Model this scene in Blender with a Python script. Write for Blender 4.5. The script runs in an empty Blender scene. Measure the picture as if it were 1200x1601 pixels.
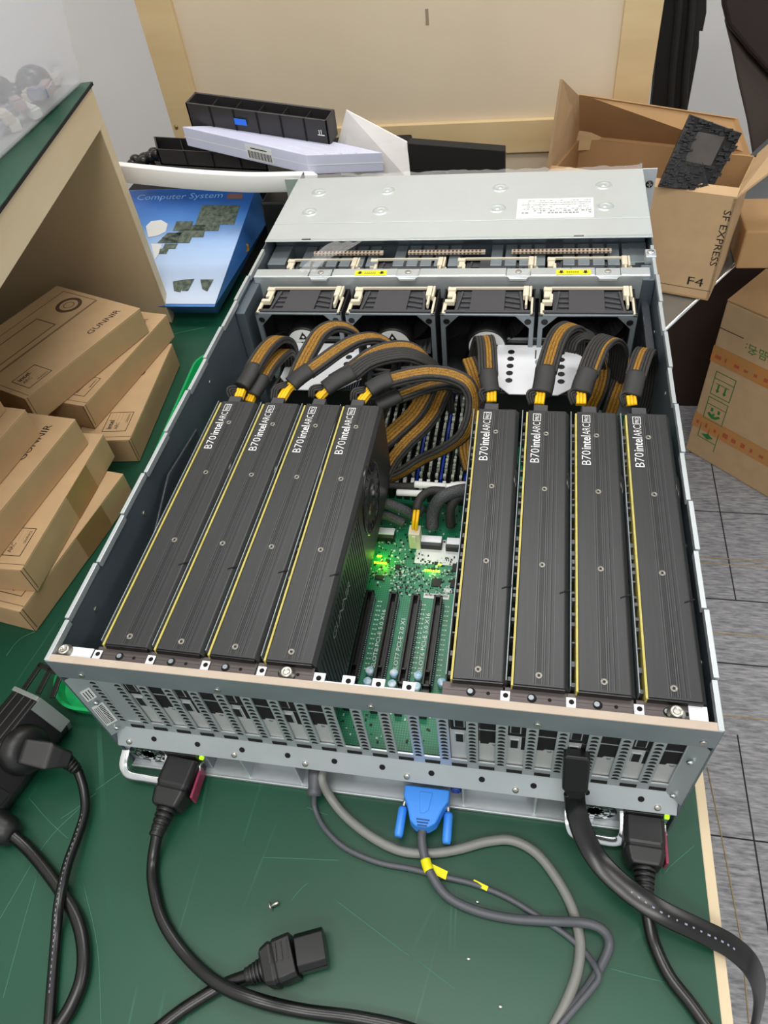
import bpy, bmesh, math, random
from mathutils import Vector, Matrix
S = bpy.context.scene
COL = S.collection
# ---------------------------------------------------------------- camera
CAM = Vector((0.3218, -0.2124, 0.5981))
CR = Vector((0.98128313, 0.16402246, -0.10089621))
CU = Vector((-0.05657919, 0.74638889, 0.66310061))
CF = Vector((-0.1840712, 0.64498082, -0.74169908))
FPX = 1137.0
cam = bpy.data.objects.new('camera', bpy.data.cameras.new('camera'))
COL.objects.link(cam)
cam.matrix_world = Matrix(((CR.x, CU.x, -CF.x, CAM.x), (CR.y, CU.y, -CF.y, CAM.y), (CR.z, CU.z, -CF.z, CAM.z), (0, 0, 0, 1)))
cam.data.sensor_fit = 'VERTICAL'
cam.data.sensor_height = 24.0
cam.data.lens = FPX / 1601 * 24.0
cam.data.clip_start = 0.01
S.camera = cam
# ---------------------------------------------------------------- light
w = bpy.data.worlds.new('office'); S.world = w; w.use_nodes = True
w.node_tree.nodes['Background'].inputs[0].default_value = (0.97, 0.99, 1.0, 1)
w.node_tree.nodes['Background'].inputs[1].default_value = 0.72
S.view_settings.view_transform = 'Standard'; S.view_settings.look = 'None'
S.view_settings.gamma = 1; S.view_settings.use_curve_mapping = False
S.view_settings.exposure = 0.0
def area(name, loc, size, power, col=(1, .98, .95), target=None):
    l = bpy.data.lights.new(name, 'AREA'); l.shape = 'RECTANGLE'; l.size, l.size_y = size
    l.energy = power; l.color = col
    o = bpy.data.objects.new(name, l); COL.objects.link(o); o.location = loc
    if target is not None:
        o.rotation_euler = (Vector(target) - Vector(loc)).to_track_quat('-Z', 'Y').to_euler()
    return o
area('ceiling_or_fill_panel', (0.15, 1.15, 1.86), (1.2, 0.45), 16.5)
area('ceiling_or_fill_panel', (0.2, -0.2, 1.86), (1.2, 0.45), 14.5)
area('ceiling_or_fill_panel', (0.4, -1.45, 1.86), (1.4, 0.45), 26)  # fill panel added behind the camera to brighten surfaces facing it
area('ceiling_or_fill_panel', (1.9, 0.6, 1.86), (0.45, 1.2), 15)

def ray(u, v): return CF + CR * ((u - 600) / FPX) - CU * ((v - 800.5) / FPX)
def at(ax, val, u, v):
    d = ray(u, v); return CAM + d * ((val - CAM[ax]) / d[ax])
def az(u, v, z=0.0): return at(2, z, u, v)
def ay(u, v, y=0.0): return at(1, y, u, v)
# ---------------------------------------------------------------- materials
def lin(h):
    h = h.lstrip('#'); o = []
    for i in (0, 2, 4):
        c = int(h[i:i + 2], 16) / 255; o.append(c / 12.92 if c <= .04045 else ((c + .055) / 1.055) ** 2.4)
    return (*o, 1)
MATS = {}
def mat(name, col, rough=.5, metal=0., var=0., vs=40., bump=0., bs=300., stretch=(1, 1, 1), spec=.5, trans=0., alpha=1., emit=0., col2=None, coat=0.):
    m = bpy.data.materials.new(name); m.use_nodes = True; nt = m.node_tree; N = nt.nodes; L = nt.links
    b = N['Principled BSDF']
    b.inputs['Base Color'].default_value = lin(col); b.inputs['Roughness'].default_value = rough
    b.inputs['Metallic'].default_value = metal; b.inputs['Specular IOR Level'].default_value = spec
    b.inputs['Transmission Weight'].default_value = trans; b.inputs['Alpha'].default_value = alpha
    b.inputs['Coat Weight'].default_value = coat
    if emit: b.inputs['Emission Color'].default_value = lin(col); b.inputs['Emission Strength'].default_value = emit
    tc = N.new('ShaderNodeTexCoord'); mp = N.new('ShaderNodeMapping'); mp.inputs['Scale'].default_value = stretch
    L.new(tc.outputs['Object'], mp.inputs[0])
    if var or col2:
        n = N.new('ShaderNodeTexNoise'); n.inputs['Scale'].default_value = vs; n.inputs['Detail'].default_value = 6
        L.new(mp.outputs[0], n.inputs['Vector'])
        r = N.new('ShaderNodeValToRGB'); c = lin(col)
        r.color_ramp.elements[0].position = .3; r.color_ramp.elements[1].position = .7
        if col2: r.color_ramp.elements[0].color = c; r.color_ramp.elements[1].color = lin(col2)
        else:
            r.color_ramp.elements[0].color = tuple(max(0, x * (1 - var)) for x in c[:3]) + (1,)
            r.color_ramp.elements[1].color = tuple(min(1, x * (1 + var)) for x in c[:3]) + (1,)
        L.new(n.outputs[0], r.inputs[0]); L.new(r.outputs[0], b.inputs['Base Color'])
    if bump:
        n2 = N.new('ShaderNodeTexNoise'); n2.inputs['Scale'].default_value = bs; n2.inputs['Detail'].default_value = 4
        L.new(mp.outputs[0], n2.inputs['Vector'])
        bp = N.new('ShaderNodeBump'); bp.inputs['Strength'].default_value = bump; bp.inputs['Distance'].default_value = .001
        L.new(n2.outputs[0], bp.inputs['Height']); L.new(bp.outputs[0], b.inputs['Normal'])
    MATS[name] = m; return m
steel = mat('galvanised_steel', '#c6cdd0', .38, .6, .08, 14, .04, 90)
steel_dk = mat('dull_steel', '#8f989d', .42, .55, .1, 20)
steel_in = mat('inner_steel', '#68737c', .42, .5, .12, 12)  # darker galvanised steel; dark reflections inside the case are put into its colour
chrome = mat('bright_metal', '#dfe3e4', .18, 1.)
screwm = mat('screw_metal', '#c8c5bc', .28, .9)
lidm = mat('lid_steel', '#c3cccd', .34, .45, .05, 8, .05, 60)
white_al = mat('heatsink_cover', '#e6e8ec', .42, .1, .03)
beige = mat('beige_tape', '#b7a898', .7, 0, .05, 60)
blk = mat('black_plastic', '#151516', .42, 0, .1, 60)
blk_gl = mat('glossy_black_plastic', '#0e0e10', .25, 0)
blk_mt = mat('matte_black', '#0c0c0d', .8)
hole = mat('hole_black', '#050505', .9)
shroudm = mat('card_shroud', '#3b3c3d', .40, .55, .06, 300, .05, 900, (1, .05, 1))
shroud_sd = mat('card_shroud_side', '#232324', .42, .4)
groove = mat('shroud_groove', '#1b1b1c', .5, .3)
pcb_edge = mat('board_edge_yellow', '#b9ad5c', .5, 0, .12, 200)
bracketm = mat('bracket_brown', '#5a5352', .45, .5, .05)
bracket_lt = mat('bracket_plate', '#c2c3c2', .45, .3, .06)
ink = mat('black_ink', '#1c1512', .7)
inkb = mat('brown_ink', '#5a4430', .8)
whitep = mat('white_print', '#e4e4e4', .6)
cream = mat('cream_plastic', '#d9d0b8', .5, 0, .04)
fan_pl = mat('fan_grey_plastic', '#3b3b3f', .5, 0, .06)
label_w = mat('paper_label', '#dfe1df', .6)
label_y = mat('yellow_label', '#e8e000', .5)
cable_bk = mat('black_cable', '#0d0d0e', .3, 0, spec=.55)
cable_gy = mat('grey_cable', '#7c7d78', .42)
cable_dg = mat('dark_grey_cable', '#4f5156', .45)
vga_blue = mat('blue_plastic', '#3a8be8', .42)
purple = mat('purple_tab', '#8e2f50', .4)
gold_w = mat('gold_sleeve', '#1f1608', .6, 0, 0, 1300, .5, 1200, col2='#c08a22', coat=0)
blk_w = mat('black_sleeve', '#121110', .6, 0, 0, 1300, col2='#3a3836', bump=.6, bs=1200) #, .6, 1200)
mesh_w = mat('grey_mesh_sleeve', '#141414', .55, 0, 0, 1200, col2='#5c5d61', bump=.6, bs=1000) #, .6, 1000)
yel_w = mat('yellow_wire', '#f6c000', .4)
shrink = mat('heat_shrink', '#252525', .6, 0, .1, 90)
led_g = mat('green_led', '#a8ff20', .4, emit=6)
led_s = mat('small_green_led', '#a8ff20', .4, emit=1.2)
led_y = mat('yellow_green_led', '#d0f020', .4, emit=2)
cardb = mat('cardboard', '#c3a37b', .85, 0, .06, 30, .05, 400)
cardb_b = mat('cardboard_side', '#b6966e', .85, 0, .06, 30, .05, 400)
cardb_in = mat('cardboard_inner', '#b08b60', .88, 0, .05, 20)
tape_t = mat('brown_parcel_tape', '#9a774a', .4, 0, .05)
foamw = mat('white_foam', '#ecebe8', .8)
lav = mat('lavender_plastic', '#cdcfe4', .5, 0, .05, 20)
leather = mat('brown_leather', '#2a1d1b', .4, 0, .15, 8, .1, 300)
leather2 = mat('brown_leather_edge', '#4a3f39', .55, 0, .1, 8)
cloth_bk = mat('black_cloth', '#0d0a09', .75, 0, .3, 6)
blue_dimm = mat('blue_slot', '#1236a8', .5)
dimm_m = mat('memory_edge', '#3f463e', .5, 0, 0, 320, col2='#a9b09f')
green_pl = mat('green_plastic', '#12a35c', .35)
wallm = mat('wall_paint', '#e6e5e4', .85, 0, .015, 4)
blue_cap = mat('capacitor_top', '#ffffff', .3, 0, col2='#7fc8ea', vs=260)
socket_d = mat('socket_black', '#131314', .35, 0, .1, 40)
alu = mat('brushed_aluminium', '#9aa39f', .4, .6, .05, 30)
crumple = mat('black_foam_sheet', '#1b191a', .3, .2, .8, 40, 1., 60)
bluebx = None

def wood(name, c1, c2, stretch, vs=6, rough=.55):
    m = mat(name, c1, rough, 0, .1, vs, .02, 80, stretch, col2=c2); return m
plyw = wood('plywood_face', '#d8c7ac', '#dfcfb6', (1, 1, .35), 5)
frame_w = wood('pine_frame', '#cdb182', '#dcc497', (.6, 1, 3), 8)
birch = wood('birch_board', '#cfbb98', '#dccaa9', (3, .4, 3), 7)
birch_in = wood('birch_board_inner', '#c5ac88', '#cdb592', (2, 2, .5), 5)

def green_table():
    m = mat('green_table_top', '#104632', .40, 0, .14, 4)
    nt = m.node_tree; N = nt.nodes; L = nt.links; b = N['Principled BSDF']
    tc = N['Texture Coordinate']
    base = b.inputs['Base Color'].links[0].from_socket
    prev = base
    for k, (rot, sc, thr) in enumerate(((.6, 6, .003), (2.1, 5, .0025), (1.0, 7, .003), (2.7, 5, .002))):
        mp = N.new('ShaderNodeMapping'); mp.inputs['Rotation'].default_value = (0, 0, rot); mp.inputs['Location'].default_value = (k * 3.1, k, 0)
        mp.inputs['Scale'].default_value = (1, .16, 1)
        L.new(tc.outputs['Object'], mp.inputs[0])
        v = N.new('ShaderNodeTexVoronoi'); v.feature = 'DISTANCE_TO_EDGE'; v.inputs['Scale'].default_value = sc
        L.new(mp.outputs[0], v.inputs['Vector'])
        lt = N.new('ShaderNodeMath'); lt.operation = 'LESS_THAN'; lt.inputs[1].default_value = thr
        L.new(v.outputs['Distance'], lt.inputs[0])
        n = N.new('ShaderNodeTexNoise'); n.inputs['Scale'].default_value = 9 + k; L.new(tc.outputs['Object'], n.inputs['Vector'])
        g = N.new('ShaderNodeMapRange'); g.inputs[1].default_value = .55; g.inputs[2].default_value = .7; g.inputs[4].default_value = .3
        L.new(n.outputs[0], g.inputs[0])
        mu = N.new('ShaderNodeMath'); mu.operation = 'MULTIPLY'; L.new(lt.outputs[0], mu.inputs[0]); L.new(g.outputs[0], mu.inputs[1])
        mx = N.new('ShaderNodeMix'); mx.data_type = 'RGBA'
        L.new(mu.outputs[0], mx.inputs[0]); L.new(prev, mx.inputs[6]); mx.inputs[7].default_value = lin('#3f7663')
        prev = mx.outputs[2]
    L.new(prev, b.inputs['Base Color'])
    return m
tablem = green_table()
def carpet():
    m = mat('grey_carpet', '#6f7074', .95, 0, .3, 150, .6, 500, (.3, 1.6, 1), col2='#a9a9ac')
    return m
carpetm = carpet()
seam_bk = mat('carpet_seam', '#26262a', .95)
thread_y = mat('yellow_thread', '#9b8c66', .9, 0, .2, 200)
def pcbmat():
    m = mat('green_circuit_board', '#0b6644', .4, 0, .15, 30, col2='#118058')
    nt = m.node_tree; N = nt.nodes; L = nt.links; b = N['Principled BSDF']; tc = N['Texture Coordinate']
    base = b.inputs['Base Color'].links[0].from_socket
    v = N.new('ShaderNodeTexVoronoi'); v.inputs['Scale'].default_value = 480; v.inputs['Randomness'].default_value = 0
    L.new(tc.outputs['Object'], v.inputs['Vector'])
    lt = N.new('ShaderNodeMath'); lt.operation = 'LESS_THAN'; lt.inputs[1].default_value = .26; L.new(v.outputs['Distance'], lt.inputs[0])
    mx = N.new('ShaderNodeMix'); mx.data_type = 'RGBA'; L.new(lt.outputs[0], mx.inputs[0]); L.new(base, mx.inputs[6]); mx.inputs[7].default_value = lin('#3d8f6c')
    L.new(mx.outputs[2], b.inputs['Base Color']); return m
pcbm = pcbmat()
def translucent(name, col, alpha, rough=.3):
    m = bpy.data.materials.new(name); m.use_nodes = True; nt = m.node_tree; N = nt.nodes; L = nt.links
    b = N['Principled BSDF']; b.inputs['Base Color'].default_value = lin(col); b.inputs['Roughness'].default_value = rough
    b.inputs['Alpha'].default_value = alpha
    n = N.new('ShaderNodeTexNoise'); n.inputs['Scale'].default_value = 6
    bp = N.new('ShaderNodeBump'); bp.inputs['Strength'].default_value = .2; bp.inputs['Distance'].default_value = .004
    L.new(n.outputs[0], bp.inputs['Height']); L.new(bp.outputs[0], b.inputs['Normal'])
    return m
binm = translucent('frosted_plastic', '#e6e6ea', .36, .25)
filmm = translucent('clear_film', '#ffffff', .16, .1)
foam_t = translucent('thin_white_foam', '#f3f0ec', .8, .7)
clearp = translucent('smoky_clear_plastic', '#4a4e54', .75, .12)
# ---------------------------------------------------------------- mesh helpers
def wmat(o):
    m = Matrix.Identity(4)
    while o is not None:
        m = Matrix.LocRotScale(o.location, o.rotation_euler, None) @ m; o = o.parent
    return m
class MB:
    def __init__(s): s.bm = bmesh.new()
    def _f(s, vs, mi=0, smooth=False):
        try: f = s.bm.faces.new(vs); f.material_index = mi; f.smooth = smooth; return f
        except ValueError: return None
    def hexa(s, p, mi=0):   # 8 corners: bottom 4 ccw, top 4 ccw
        v = [s.bm.verts.new(x) for x in p]
        for q in ((3, 2, 1, 0), (4, 5, 6, 7), (0, 1, 5, 4), (1, 2, 6, 5), (2, 3, 7, 6), (3, 0, 4, 7)): s._f([v[i] for i in q], mi)
        return s
    def box(s, a, b, mi=0):
        x0, y0, z0 = a; x1, y1, z1 = b
        x0, x1 = sorted((x0, x1)); y0, y1 = sorted((y0, y1)); z0, z1 = sorted((z0, z1))
        return s.hexa([(x0, y0, z0), (x1, y0, z0), (x1, y1, z0), (x0, y1, z0), (x0, y0, z1), (x1, y0, z1), (x1, y1, z1), (x0, y1, z1)], mi)
    def obox(s, o, ex, ey, ez, mi=0):  # corner + three edge vectors
        o, ex, ey, ez = map(Vector, (o, ex, ey, ez))
        return s.hexa([o, o + ex, o + ex + ey, o + ey, o + ez, o + ex + ez, o + ex + ey + ez, o + ey + ez], mi)
    def prism(s, poly, ext, mi=0):  # polygon of 3D points extruded by vector
        e = Vector(ext); a = [s.bm.verts.new(p) for p in poly]; b = [s.bm.verts.new(Vector(p) + e) for p in poly]; n = len(poly)
        s._f(a[::-1], mi); s._f(b, mi)
        for i in range(n): s._f([a[i], a[(i + 1) % n], b[(i + 1) % n], b[i]], mi)
        return s
    def ring(s, c, ax, r, seg, rx=None):
        ax = Vector(ax).normalized(); u = ax.orthogonal().normalized(); w_ = ax.cross(u)
        return [s.bm.verts.new(Vector(c) + (u * math.cos(t) + w_ * math.sin(t)) * r) for t in [2 * math.pi * k / seg for k in range(seg)]]
    def lathe(s, base, ax, prof, seg=24, mi=0, smooth=True):  # prof: (r, h)
        ax = Vector(ax).normalized(); base = Vector(base); rs = []
        for r, h in prof: rs.append(s.ring(base + ax * h, ax, max(r, 1e-5), seg))
        for a, b in zip(rs, rs[1:]):
            for i in range(seg): s._f([a[i], a[(i + 1) % seg], b[(i + 1) % seg], b[i]], mi, smooth)
        s._f(rs[0][::-1], mi); s._f(rs[-1], mi); return s
    def cyl(s, a, b, r, seg=20, mi=0, r2=None):
        a = Vector(a); b = Vector(b); return s.lathe(a, b - a, [(r, 0), (r if r2 is None else r2, (b - a).length)], seg, mi)
    def tube(s, pts, r, seg=10, mi=0, offs=(0, 0), prof=None, up=(0, 0, 1)):
        # round tube along pts with frame carried along; prof = cross-section [(side, up)] overrides the circle
        P = [Vector(p) for p in pts]; n = len(P); T = []
        for i in range(n): T.append((P[min(i + 1, n - 1)] - P[max(i - 1, 0)]).normalized())
        upv = Vector(up); sd = T[0].cross(upv)
        if sd.length < .05: sd = T[0].orthogonal()
        sd.normalize(); rings = []
        if prof is None: prof = [(r * math.cos(2 * math.pi * k / seg), r * math.sin(2 * math.pi * k / seg)) for k in range(seg)]
        for i in range(n):
            sd = (sd - T[i] * sd.dot(T[i])).normalized(); nn = sd.cross(T[i])
            rings.append([s.bm.verts.new(P[i] + sd * (a + offs[0]) + nn * (b + offs[1])) for a, b in prof])
        m = len(prof)
        for a, b in zip(rings, rings[1:]):
            for i in range(m): s._f([a[i], a[(i + 1) % m], b[(i + 1) % m], b[i]], mi, True)
        s._f(rings[0][::-1], mi); s._f(rings[-1], mi); return s
    def ball(s, c, r, mi=0, sc=(1, 1, 1), seg=16):
        r_ = bmesh.ops.create_uvsphere(s.bm, u_segments=seg, v_segments=seg // 2 + 2, radius=r)
        for v in r_['verts']:
            v.co = Vector((v.co.x * sc[0], v.co.y * sc[1], v.co.z * sc[2])) + Vector(c)
            for f in v.link_faces: f.smooth = True; f.material_index = mi
        return s
    def build(s, name, mats, parent=None, bev=0., bseg=2, fixn=True):
        me = bpy.data.meshes.new(name)
        if fixn: bmesh.ops.recalc_face_normals(s.bm, faces=s.bm.faces)
        if parent is not None: s.bm.transform(wmat(parent).inverted())
        s.bm.to_mesh(me); s.bm.free()
        for m in (mats if isinstance(mats, (list, tuple)) else [mats]): me.materials.append(m)
        o = bpy.data.objects.new(name, me); COL.objects.link(o)
        if parent is not None: o.parent = parent
        if bev:
            b = o.modifiers.new('bevel', 'BEVEL'); b.width = bev; b.segments = bseg; b.limit_method = 'ANGLE'; b.harden_normals = False
        return o
def build_each(mb, name, mats, parent, bev=0.):
    bm = mb.bm; left = set(bm.verts); isl = []
    while left:
        st = [next(iter(left))]; comp = set(st); left -= comp
        while st:
            for e in st.pop().link_edges:
                for v in e.verts:
                    if v in left: left.discard(v); comp.add(v); st.append(v)
        isl.append(comp)
    isl.sort(key=lambda c: min(v.index for v in c)) if False else isl.sort(key=lambda c: (round(sum(v.co.x for v in c) / len(c), 5), round(sum(v.co.y for v in c) / len(c), 5)))
    for comp in isl:
        q = MB(); mp = {v: q.bm.verts.new(v.co) for v in comp}
        for f in {f for v in comp for f in v.link_faces}: q._f([mp[v] for v in f.verts], f.material_index, f.smooth)
        q.build(name, mats, parent, bev)
    bm.free()
def tag(o, label, cat=None, group=None, kind=None):
    if label: o['label'] = label
    if cat: o['category'] = cat
    if group: o['group'] = group
    if kind: o['kind'] = kind
    return o
def thing(name, label, cat, loc=(0, 0, 0), rz=0., group=None):
    o = bpy.data.objects.new(name, None); COL.objects.link(o); o.location = loc; o.rotation_euler = (0, 0, rz)
    o.empty_display_size = .01
    return tag(o, label, cat, group)
def copy_tree(o, parent=None):
    c = o.copy(); COL.objects.link(c); c.parent = parent
    for ch in [x for x in bpy.data.objects if x.parent == o]: copy_tree(ch, c)
    return c
def spline(pts, n=10):
    P = [Vector(p) for p in pts]; P = [P[0] * 2 - P[1]] + P + [P[-1] * 2 - P[-2]]; out = []
    for i in range(1, len(P) - 2):
        a, b, c, d = P[i - 1:i + 3]
        for k in range(n):
            t = k / n
            out.append(.5 * ((2 * b) + (c - a) * t + (2 * a - 5 * b + 4 * c - d) * t * t + (3 * b - a - 3 * c + d) * t ** 3))
    out.append(P[-2]); return out
def pxs(lst): return [az(*p) for p in lst]
def text(s, name, m, parent, org, xd, yd, size, width=None, th=.00015, center=False, bold=0.):
    cu = bpy.data.curves.new(name, 'FONT'); cu.body = s; cu.size = 1.0; cu.extrude = 0; cu.resolution_u = 2; cu.offset = bold
    if center: cu.align_x = 'CENTER'; cu.align_y = 'CENTER'
    t = bpy.data.objects.new(name, cu); COL.objects.link(t)
    me = bpy.data.meshes.new_from_object(t.evaluated_get(bpy.context.evaluated_depsgraph_get()))
    bpy.data.objects.remove(t); 
    xs = [v.co.x for v in me.vertices]
    sx = size
    if width and xs: sx = width / (max(xs) - min(xs))
    xd = Vector(xd).normalized(); yd = Vector(yd).normalized(); n = xd.cross(yd)
    org = Vector(org)
    M = Matrix(((xd.x * sx, yd.x * size, n.x, org.x + n.x * th), (xd.y * sx, yd.y * size, n.y, org.y + n.y * th), (xd.z * sx, yd.z * size, n.z, org.z + n.z * th), (0, 0, 0, 1)))
    if parent is not None: M = wmat(parent).inverted() @ M
    me.transform(M); me.materials.clear(); me.materials.append(m)
    me.name = name; o = bpy.data.objects.new(name, me); COL.objects.link(o); o.parent = parent
    return o
def frame_lines(mb, o, ex, ey, t, n, th=.0002, mi=0):  # outline of a rectangle on a surface
    o, ex, ey, n = map(Vector, (o, ex, ey, n)); n = n.normalized() * th; ux = ex.normalized() * t; uy = ey.normalized() * t
    mb.obox(o, ex, uy, n, mi); mb.obox(o + ey - uy, ex, uy, n, mi); mb.obox(o + uy, ux, ey - uy * 2, n, mi); mb.obox(o + ex - ux + uy, ux, ey - uy * 2, n, mi)
# ================================================================ the room
def struct(mb, name, m): return tag(mb.build(name, m), None, None, None, 'structure')
FZ = -0.75
o = struct(MB().box((-.62, -1.6, FZ - .02), (3.2, 2.6, FZ)), 'floor', carpetm)
struct(MB().box((-.64, -1.6, FZ), (-.62, 2.6, 2.0)), 'wall_left', wallm)
struct(MB().box((-.62, 2.6, FZ), (3.2, 2.62, 2.0)), 'wall_back', wallm)
struct(MB().box((3.2, -1.6, FZ), (3.22, 2.6, 2.0)), 'wall_right', wallm)
struct(MB().box((-.64, -1.6, 1.9), (3.2, 2.6, 1.92)), 'ceiling', wallm)
struct(MB().box((-.62, 2.585, FZ), (3.2, 2.6, FZ + .09)), 'baseboard_back', blk_mt)
seams = MB()
for y in (.768, .612, 1.02, 1.22, .27, 1.5): seams.box((.5, y - .0012, FZ), (2.4, y + .0012, FZ + .0006))
for x, y0, y1 in ((.782, .768, 1.6), (.742, .05, .46), (1.1, .0, .6), (.95, .612, .768)): seams.box((x - .0012, y0, FZ), (x + .0012, y1, FZ + .0007))
struct(seams, 'trim_1', seam_bk)
yl = MB()
for y in (.864, .682, .497, .88): yl.box((.5, y - .0012, FZ), (.90 if y > .87 else 1.3, y + .0012, FZ + .0008))
yl.tube([az(1105, 1200, FZ + .0005), az(1130, 1320, FZ + .0005), az(1160, 1480, FZ + .0005), az(1170, 1600, FZ + .0005)], .0012, 6)
struct(yl, 'trim_2', thread_y)
# ================================================================ work table
tb = thing('work_table', 'green topped work table with a pale wood edge, under the open server', 'table', (-.1, .2, FZ))
TY1 = .80
MB().box((-.61, -.75, -.003), (.470, TY1, 0)).build('table_top', tablem, tb)
MB().box((-.61, -.75, -.028), (.4695, TY1, -.003)).build('top_board', birch, tb)
MB().box((.470, -.75, -.028), (.4775, TY1, .0003)).build('edge_strip', birch, tb, .0006)
m = MB(); random.seed(31)
for pts_ in ([(45, 1247), (75, 1282), (106, 1311)], [(60, 1362), (35, 1450), (5, 1560)], [(128, 1260), (70, 1320), (0, 1436)], [(520, 1404), (600, 1465), (640, 1495)], [(650, 1500), (700, 1538), (712, 1548)], [(130, 1380), (152, 1480), (158, 1601)], [(95, 1280), (122, 1262), (150, 1240)], [(1085, 1322), (1050, 1352), (1038, 1366)], [(950, 1513), (990, 1524), (1038, 1535)], [(455, 1408), (470, 1390), (482, 1380)], [(150, 1235), (200, 1200), (220, 1190)], [(480, 1262), (500, 1270), (512, 1274)], [(240, 530), (280, 520), (320, 512)], [(530, 1345), (480, 1343), (410, 1340)], [(10, 1025), (30, 1000), (60, 985)]):
    m.tube(spline([az(u, v, .0001) for u, v in pts_], 5), .00028, 4)
build_each(m, 'scratch', mat('table_scratch', '#47806b', .6), tb)
for x, y in ((-.58, -.70), (.40, -.70), (-.58, .72), (.40, .72)): MB().box((x, y, FZ), (x + .045, y + .045, -.028)).build('leg', steel_dk, tb)
# ================================================================ server chassis
W, H = .447, .1756
ch = thing('server_chassis', 'open galvanised steel server chassis lying on the green table', 'server', (W / 2, .35, 0))
m = MB(); m.box((.002, -.004, .001), (W - .002, .745, .003)); m.box((.002, .02, .038), (W - .002, .43, .040)); m.box((.002, .43, .003), (W - .002, .432, .040))
m.box((.002, .050, .003), (W - .002, .052, .038))
m.box((.002, -.0045, .001), (W - .002, -.003, .0045))
for x in (.1085, .1545, .2895, .345): m.box((x, -.001, .003), (x + .0015, .05, .037))
m.build('base_tray', steel, ch, .0004)
def side(x0, x1, inner, nm):
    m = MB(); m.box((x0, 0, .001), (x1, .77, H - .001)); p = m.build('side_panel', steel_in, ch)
    f = MB(); y = 0.0; k = 0; s_ = 1 if x0 < .2 else -1; L_ = [.035, .052, .05, .048, .052, .06, .05, .055, .05, .05, .06]
    xo = x0 if s_ > 0 else x1
    for l in L_:
        if y + l > .578: l = .578 - y
        if l <= .005: break
        off = (.0012 if k % 2 else 0) * s_
        f.box((xo - off, y, H - .006 + (.0008 if k % 2 else 0)), (xo - off + .0034 * s_, y + l - .0015, H + (.0004 if k % 2 else 0)))
        y += l; k += 1
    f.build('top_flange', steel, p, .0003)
    d = MB()
    for yy, zz in ((.06, .15), (.16, .15), (.3, .12), (.34, .15), (.41, .10), (.45, .14)): d.cyl((inner, yy, zz), (inner + .0008 * s_, yy, zz), .0022, 10)
    build_each(d, 'rivet', screwm, p)
side(0, .0012, .0012, 'l'); side(W - .0012, W, W - .0012, 'r')
# rear beam
m = MB(); m.box((.0005, -.0006, .1520), (W - .0005, .0006, H - .0006)); rb = m.build('rear_beam', steel_dk, ch, .0004)
MB().box((.0035, -.0006, H - .0012), (W - .0035, .0050, H + .0002)).build('beam_tape', beige, rb, .0005)
m = MB()
for x in (.022, .125, .2325, .340, .4385): m.cyl((x, -.0006, .159), (x, -.0016, .159), .0022, 10)
build_each(m, 'rivet', screwm, rb)
# slotted rear panel
PT = .02032; X0 = .013
m = MB(); m.box((.0012, .009, .052), (W - .0012, .0102, .066)); m.box((.0012, .009, .150), (W - .0012, .0102, .162))
m.box((.0012, .009, .066), (X0 - .004, .0102, .150)); m.box((X0 + 21 * PT - .004, .009, .066), (W - .0012, .0102, .150))
m.box((X0 + .004, .0095, .066), (X0 + PT - .004, .0102, .150))
for i in range(21):
    x = X0 + i * PT
    m.box((x - .0041, .0088, .060), (x + .0041, .0102, .155))
sp = m.build('slot_panel', steel, ch)
for i in range(21):
    x = X0 + i * PT; m = MB(); z = .066
    while z < .152:
        m.prism([(x + .0026 * math.cos(t), .0086, z + .0030 * math.sin(t)) for t in (0, .5, 1.05, 1.57, 2.1, 2.64, 3.14)], (0, .0003, 0)); z += .0056
    m.build('vent_row', hole, sp)
m = MB()
for i in range(21):
    x = X0 + i * PT + .0045
    m.box((x, .0082, .0565), (x + .0115, .0092, .0602))
build_each(m, 'tail_slot', hole, sp)
m = MB(); m.prism([(.0012, .0100, .0555), (.0012, -.0012, .0372), (.0012, -.0002, .0366), (.0012, .0108, .0545)], (W - .0024, 0, 0)); m.box((.0012, -.0006, .0366), (W - .0012, .05, .0374))
lb = m.build('lower_band', steel, ch, .0004)
m = MB()
sl_ = Vector((0, -.85, .52)).normalized()
for k in range(11): m.lathe(Vector((.035 + k * .0385, .0044, .0464)), sl_, [(.0024, -.0004), (.0024, .0003)], 12)
build_each(m, 'band_hole', hole, lb)
m = MB()
for x in (.012, .105, .165, .247, .330, .432): m.lathe((x, .0014, .0415), sl_, [(.0026, -.0003), (.0024, .0008), (.001, .0012)], 12)
build_each(m, 'screw', screwm, lb)
# corner flanges with stickers
for x in (.0012, W - .0012 - .0085):
    s_ = 1 if x < .2 else -1; xo = x if s_ > 0 else x + .0085
    fl = MB().prism([(xo, .0004, .053), (xo + s_ * .0092, .0088, .053), (xo + s_ * .0092, .0098, .053), (xo, .0014, .053)], (0, 0, .0915)).build('corner_flange', steel, ch)
fl = [o_ for o_ in bpy.data.objects if o_.name == 'corner_flange'][0]
fd = Vector((.0092, .0084, 0)).normalized(); fnv = Vector((fd.y, -fd.x, 0)); f0 = Vector((.0012, .0004, 0)) + fnv * .0002
def fs_(a, z, w_, h_, t): return MB().obox(f0 + fd * a + Vector((0, 0, z)) + fnv * t, fd * w_, fnv * .0002, (0, 0, h_))
s1 = fs_(.0028, .109, .0075, .015, 0).build('sticker', label_w, fl)
s2 = fs_(.0020, .068, .0090, .032, 0).build('barcode_sticker', label_w, fl, .001)
m = MB()
for k in range(12): m.obox(f0 + fd * .0065 + fnv * .0003 + Vector((0, 0, .071 + k * .0023)), fd * .003, fnv * .0001, (0, 0, .0011))
for k in range(3): m.obox(f0 + fd * (.0028 + k * .0012) + fnv * .0003 + Vector((0, 0, .071)), fd * .0004, fnv * .0001, (0, 0, .026))
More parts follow.
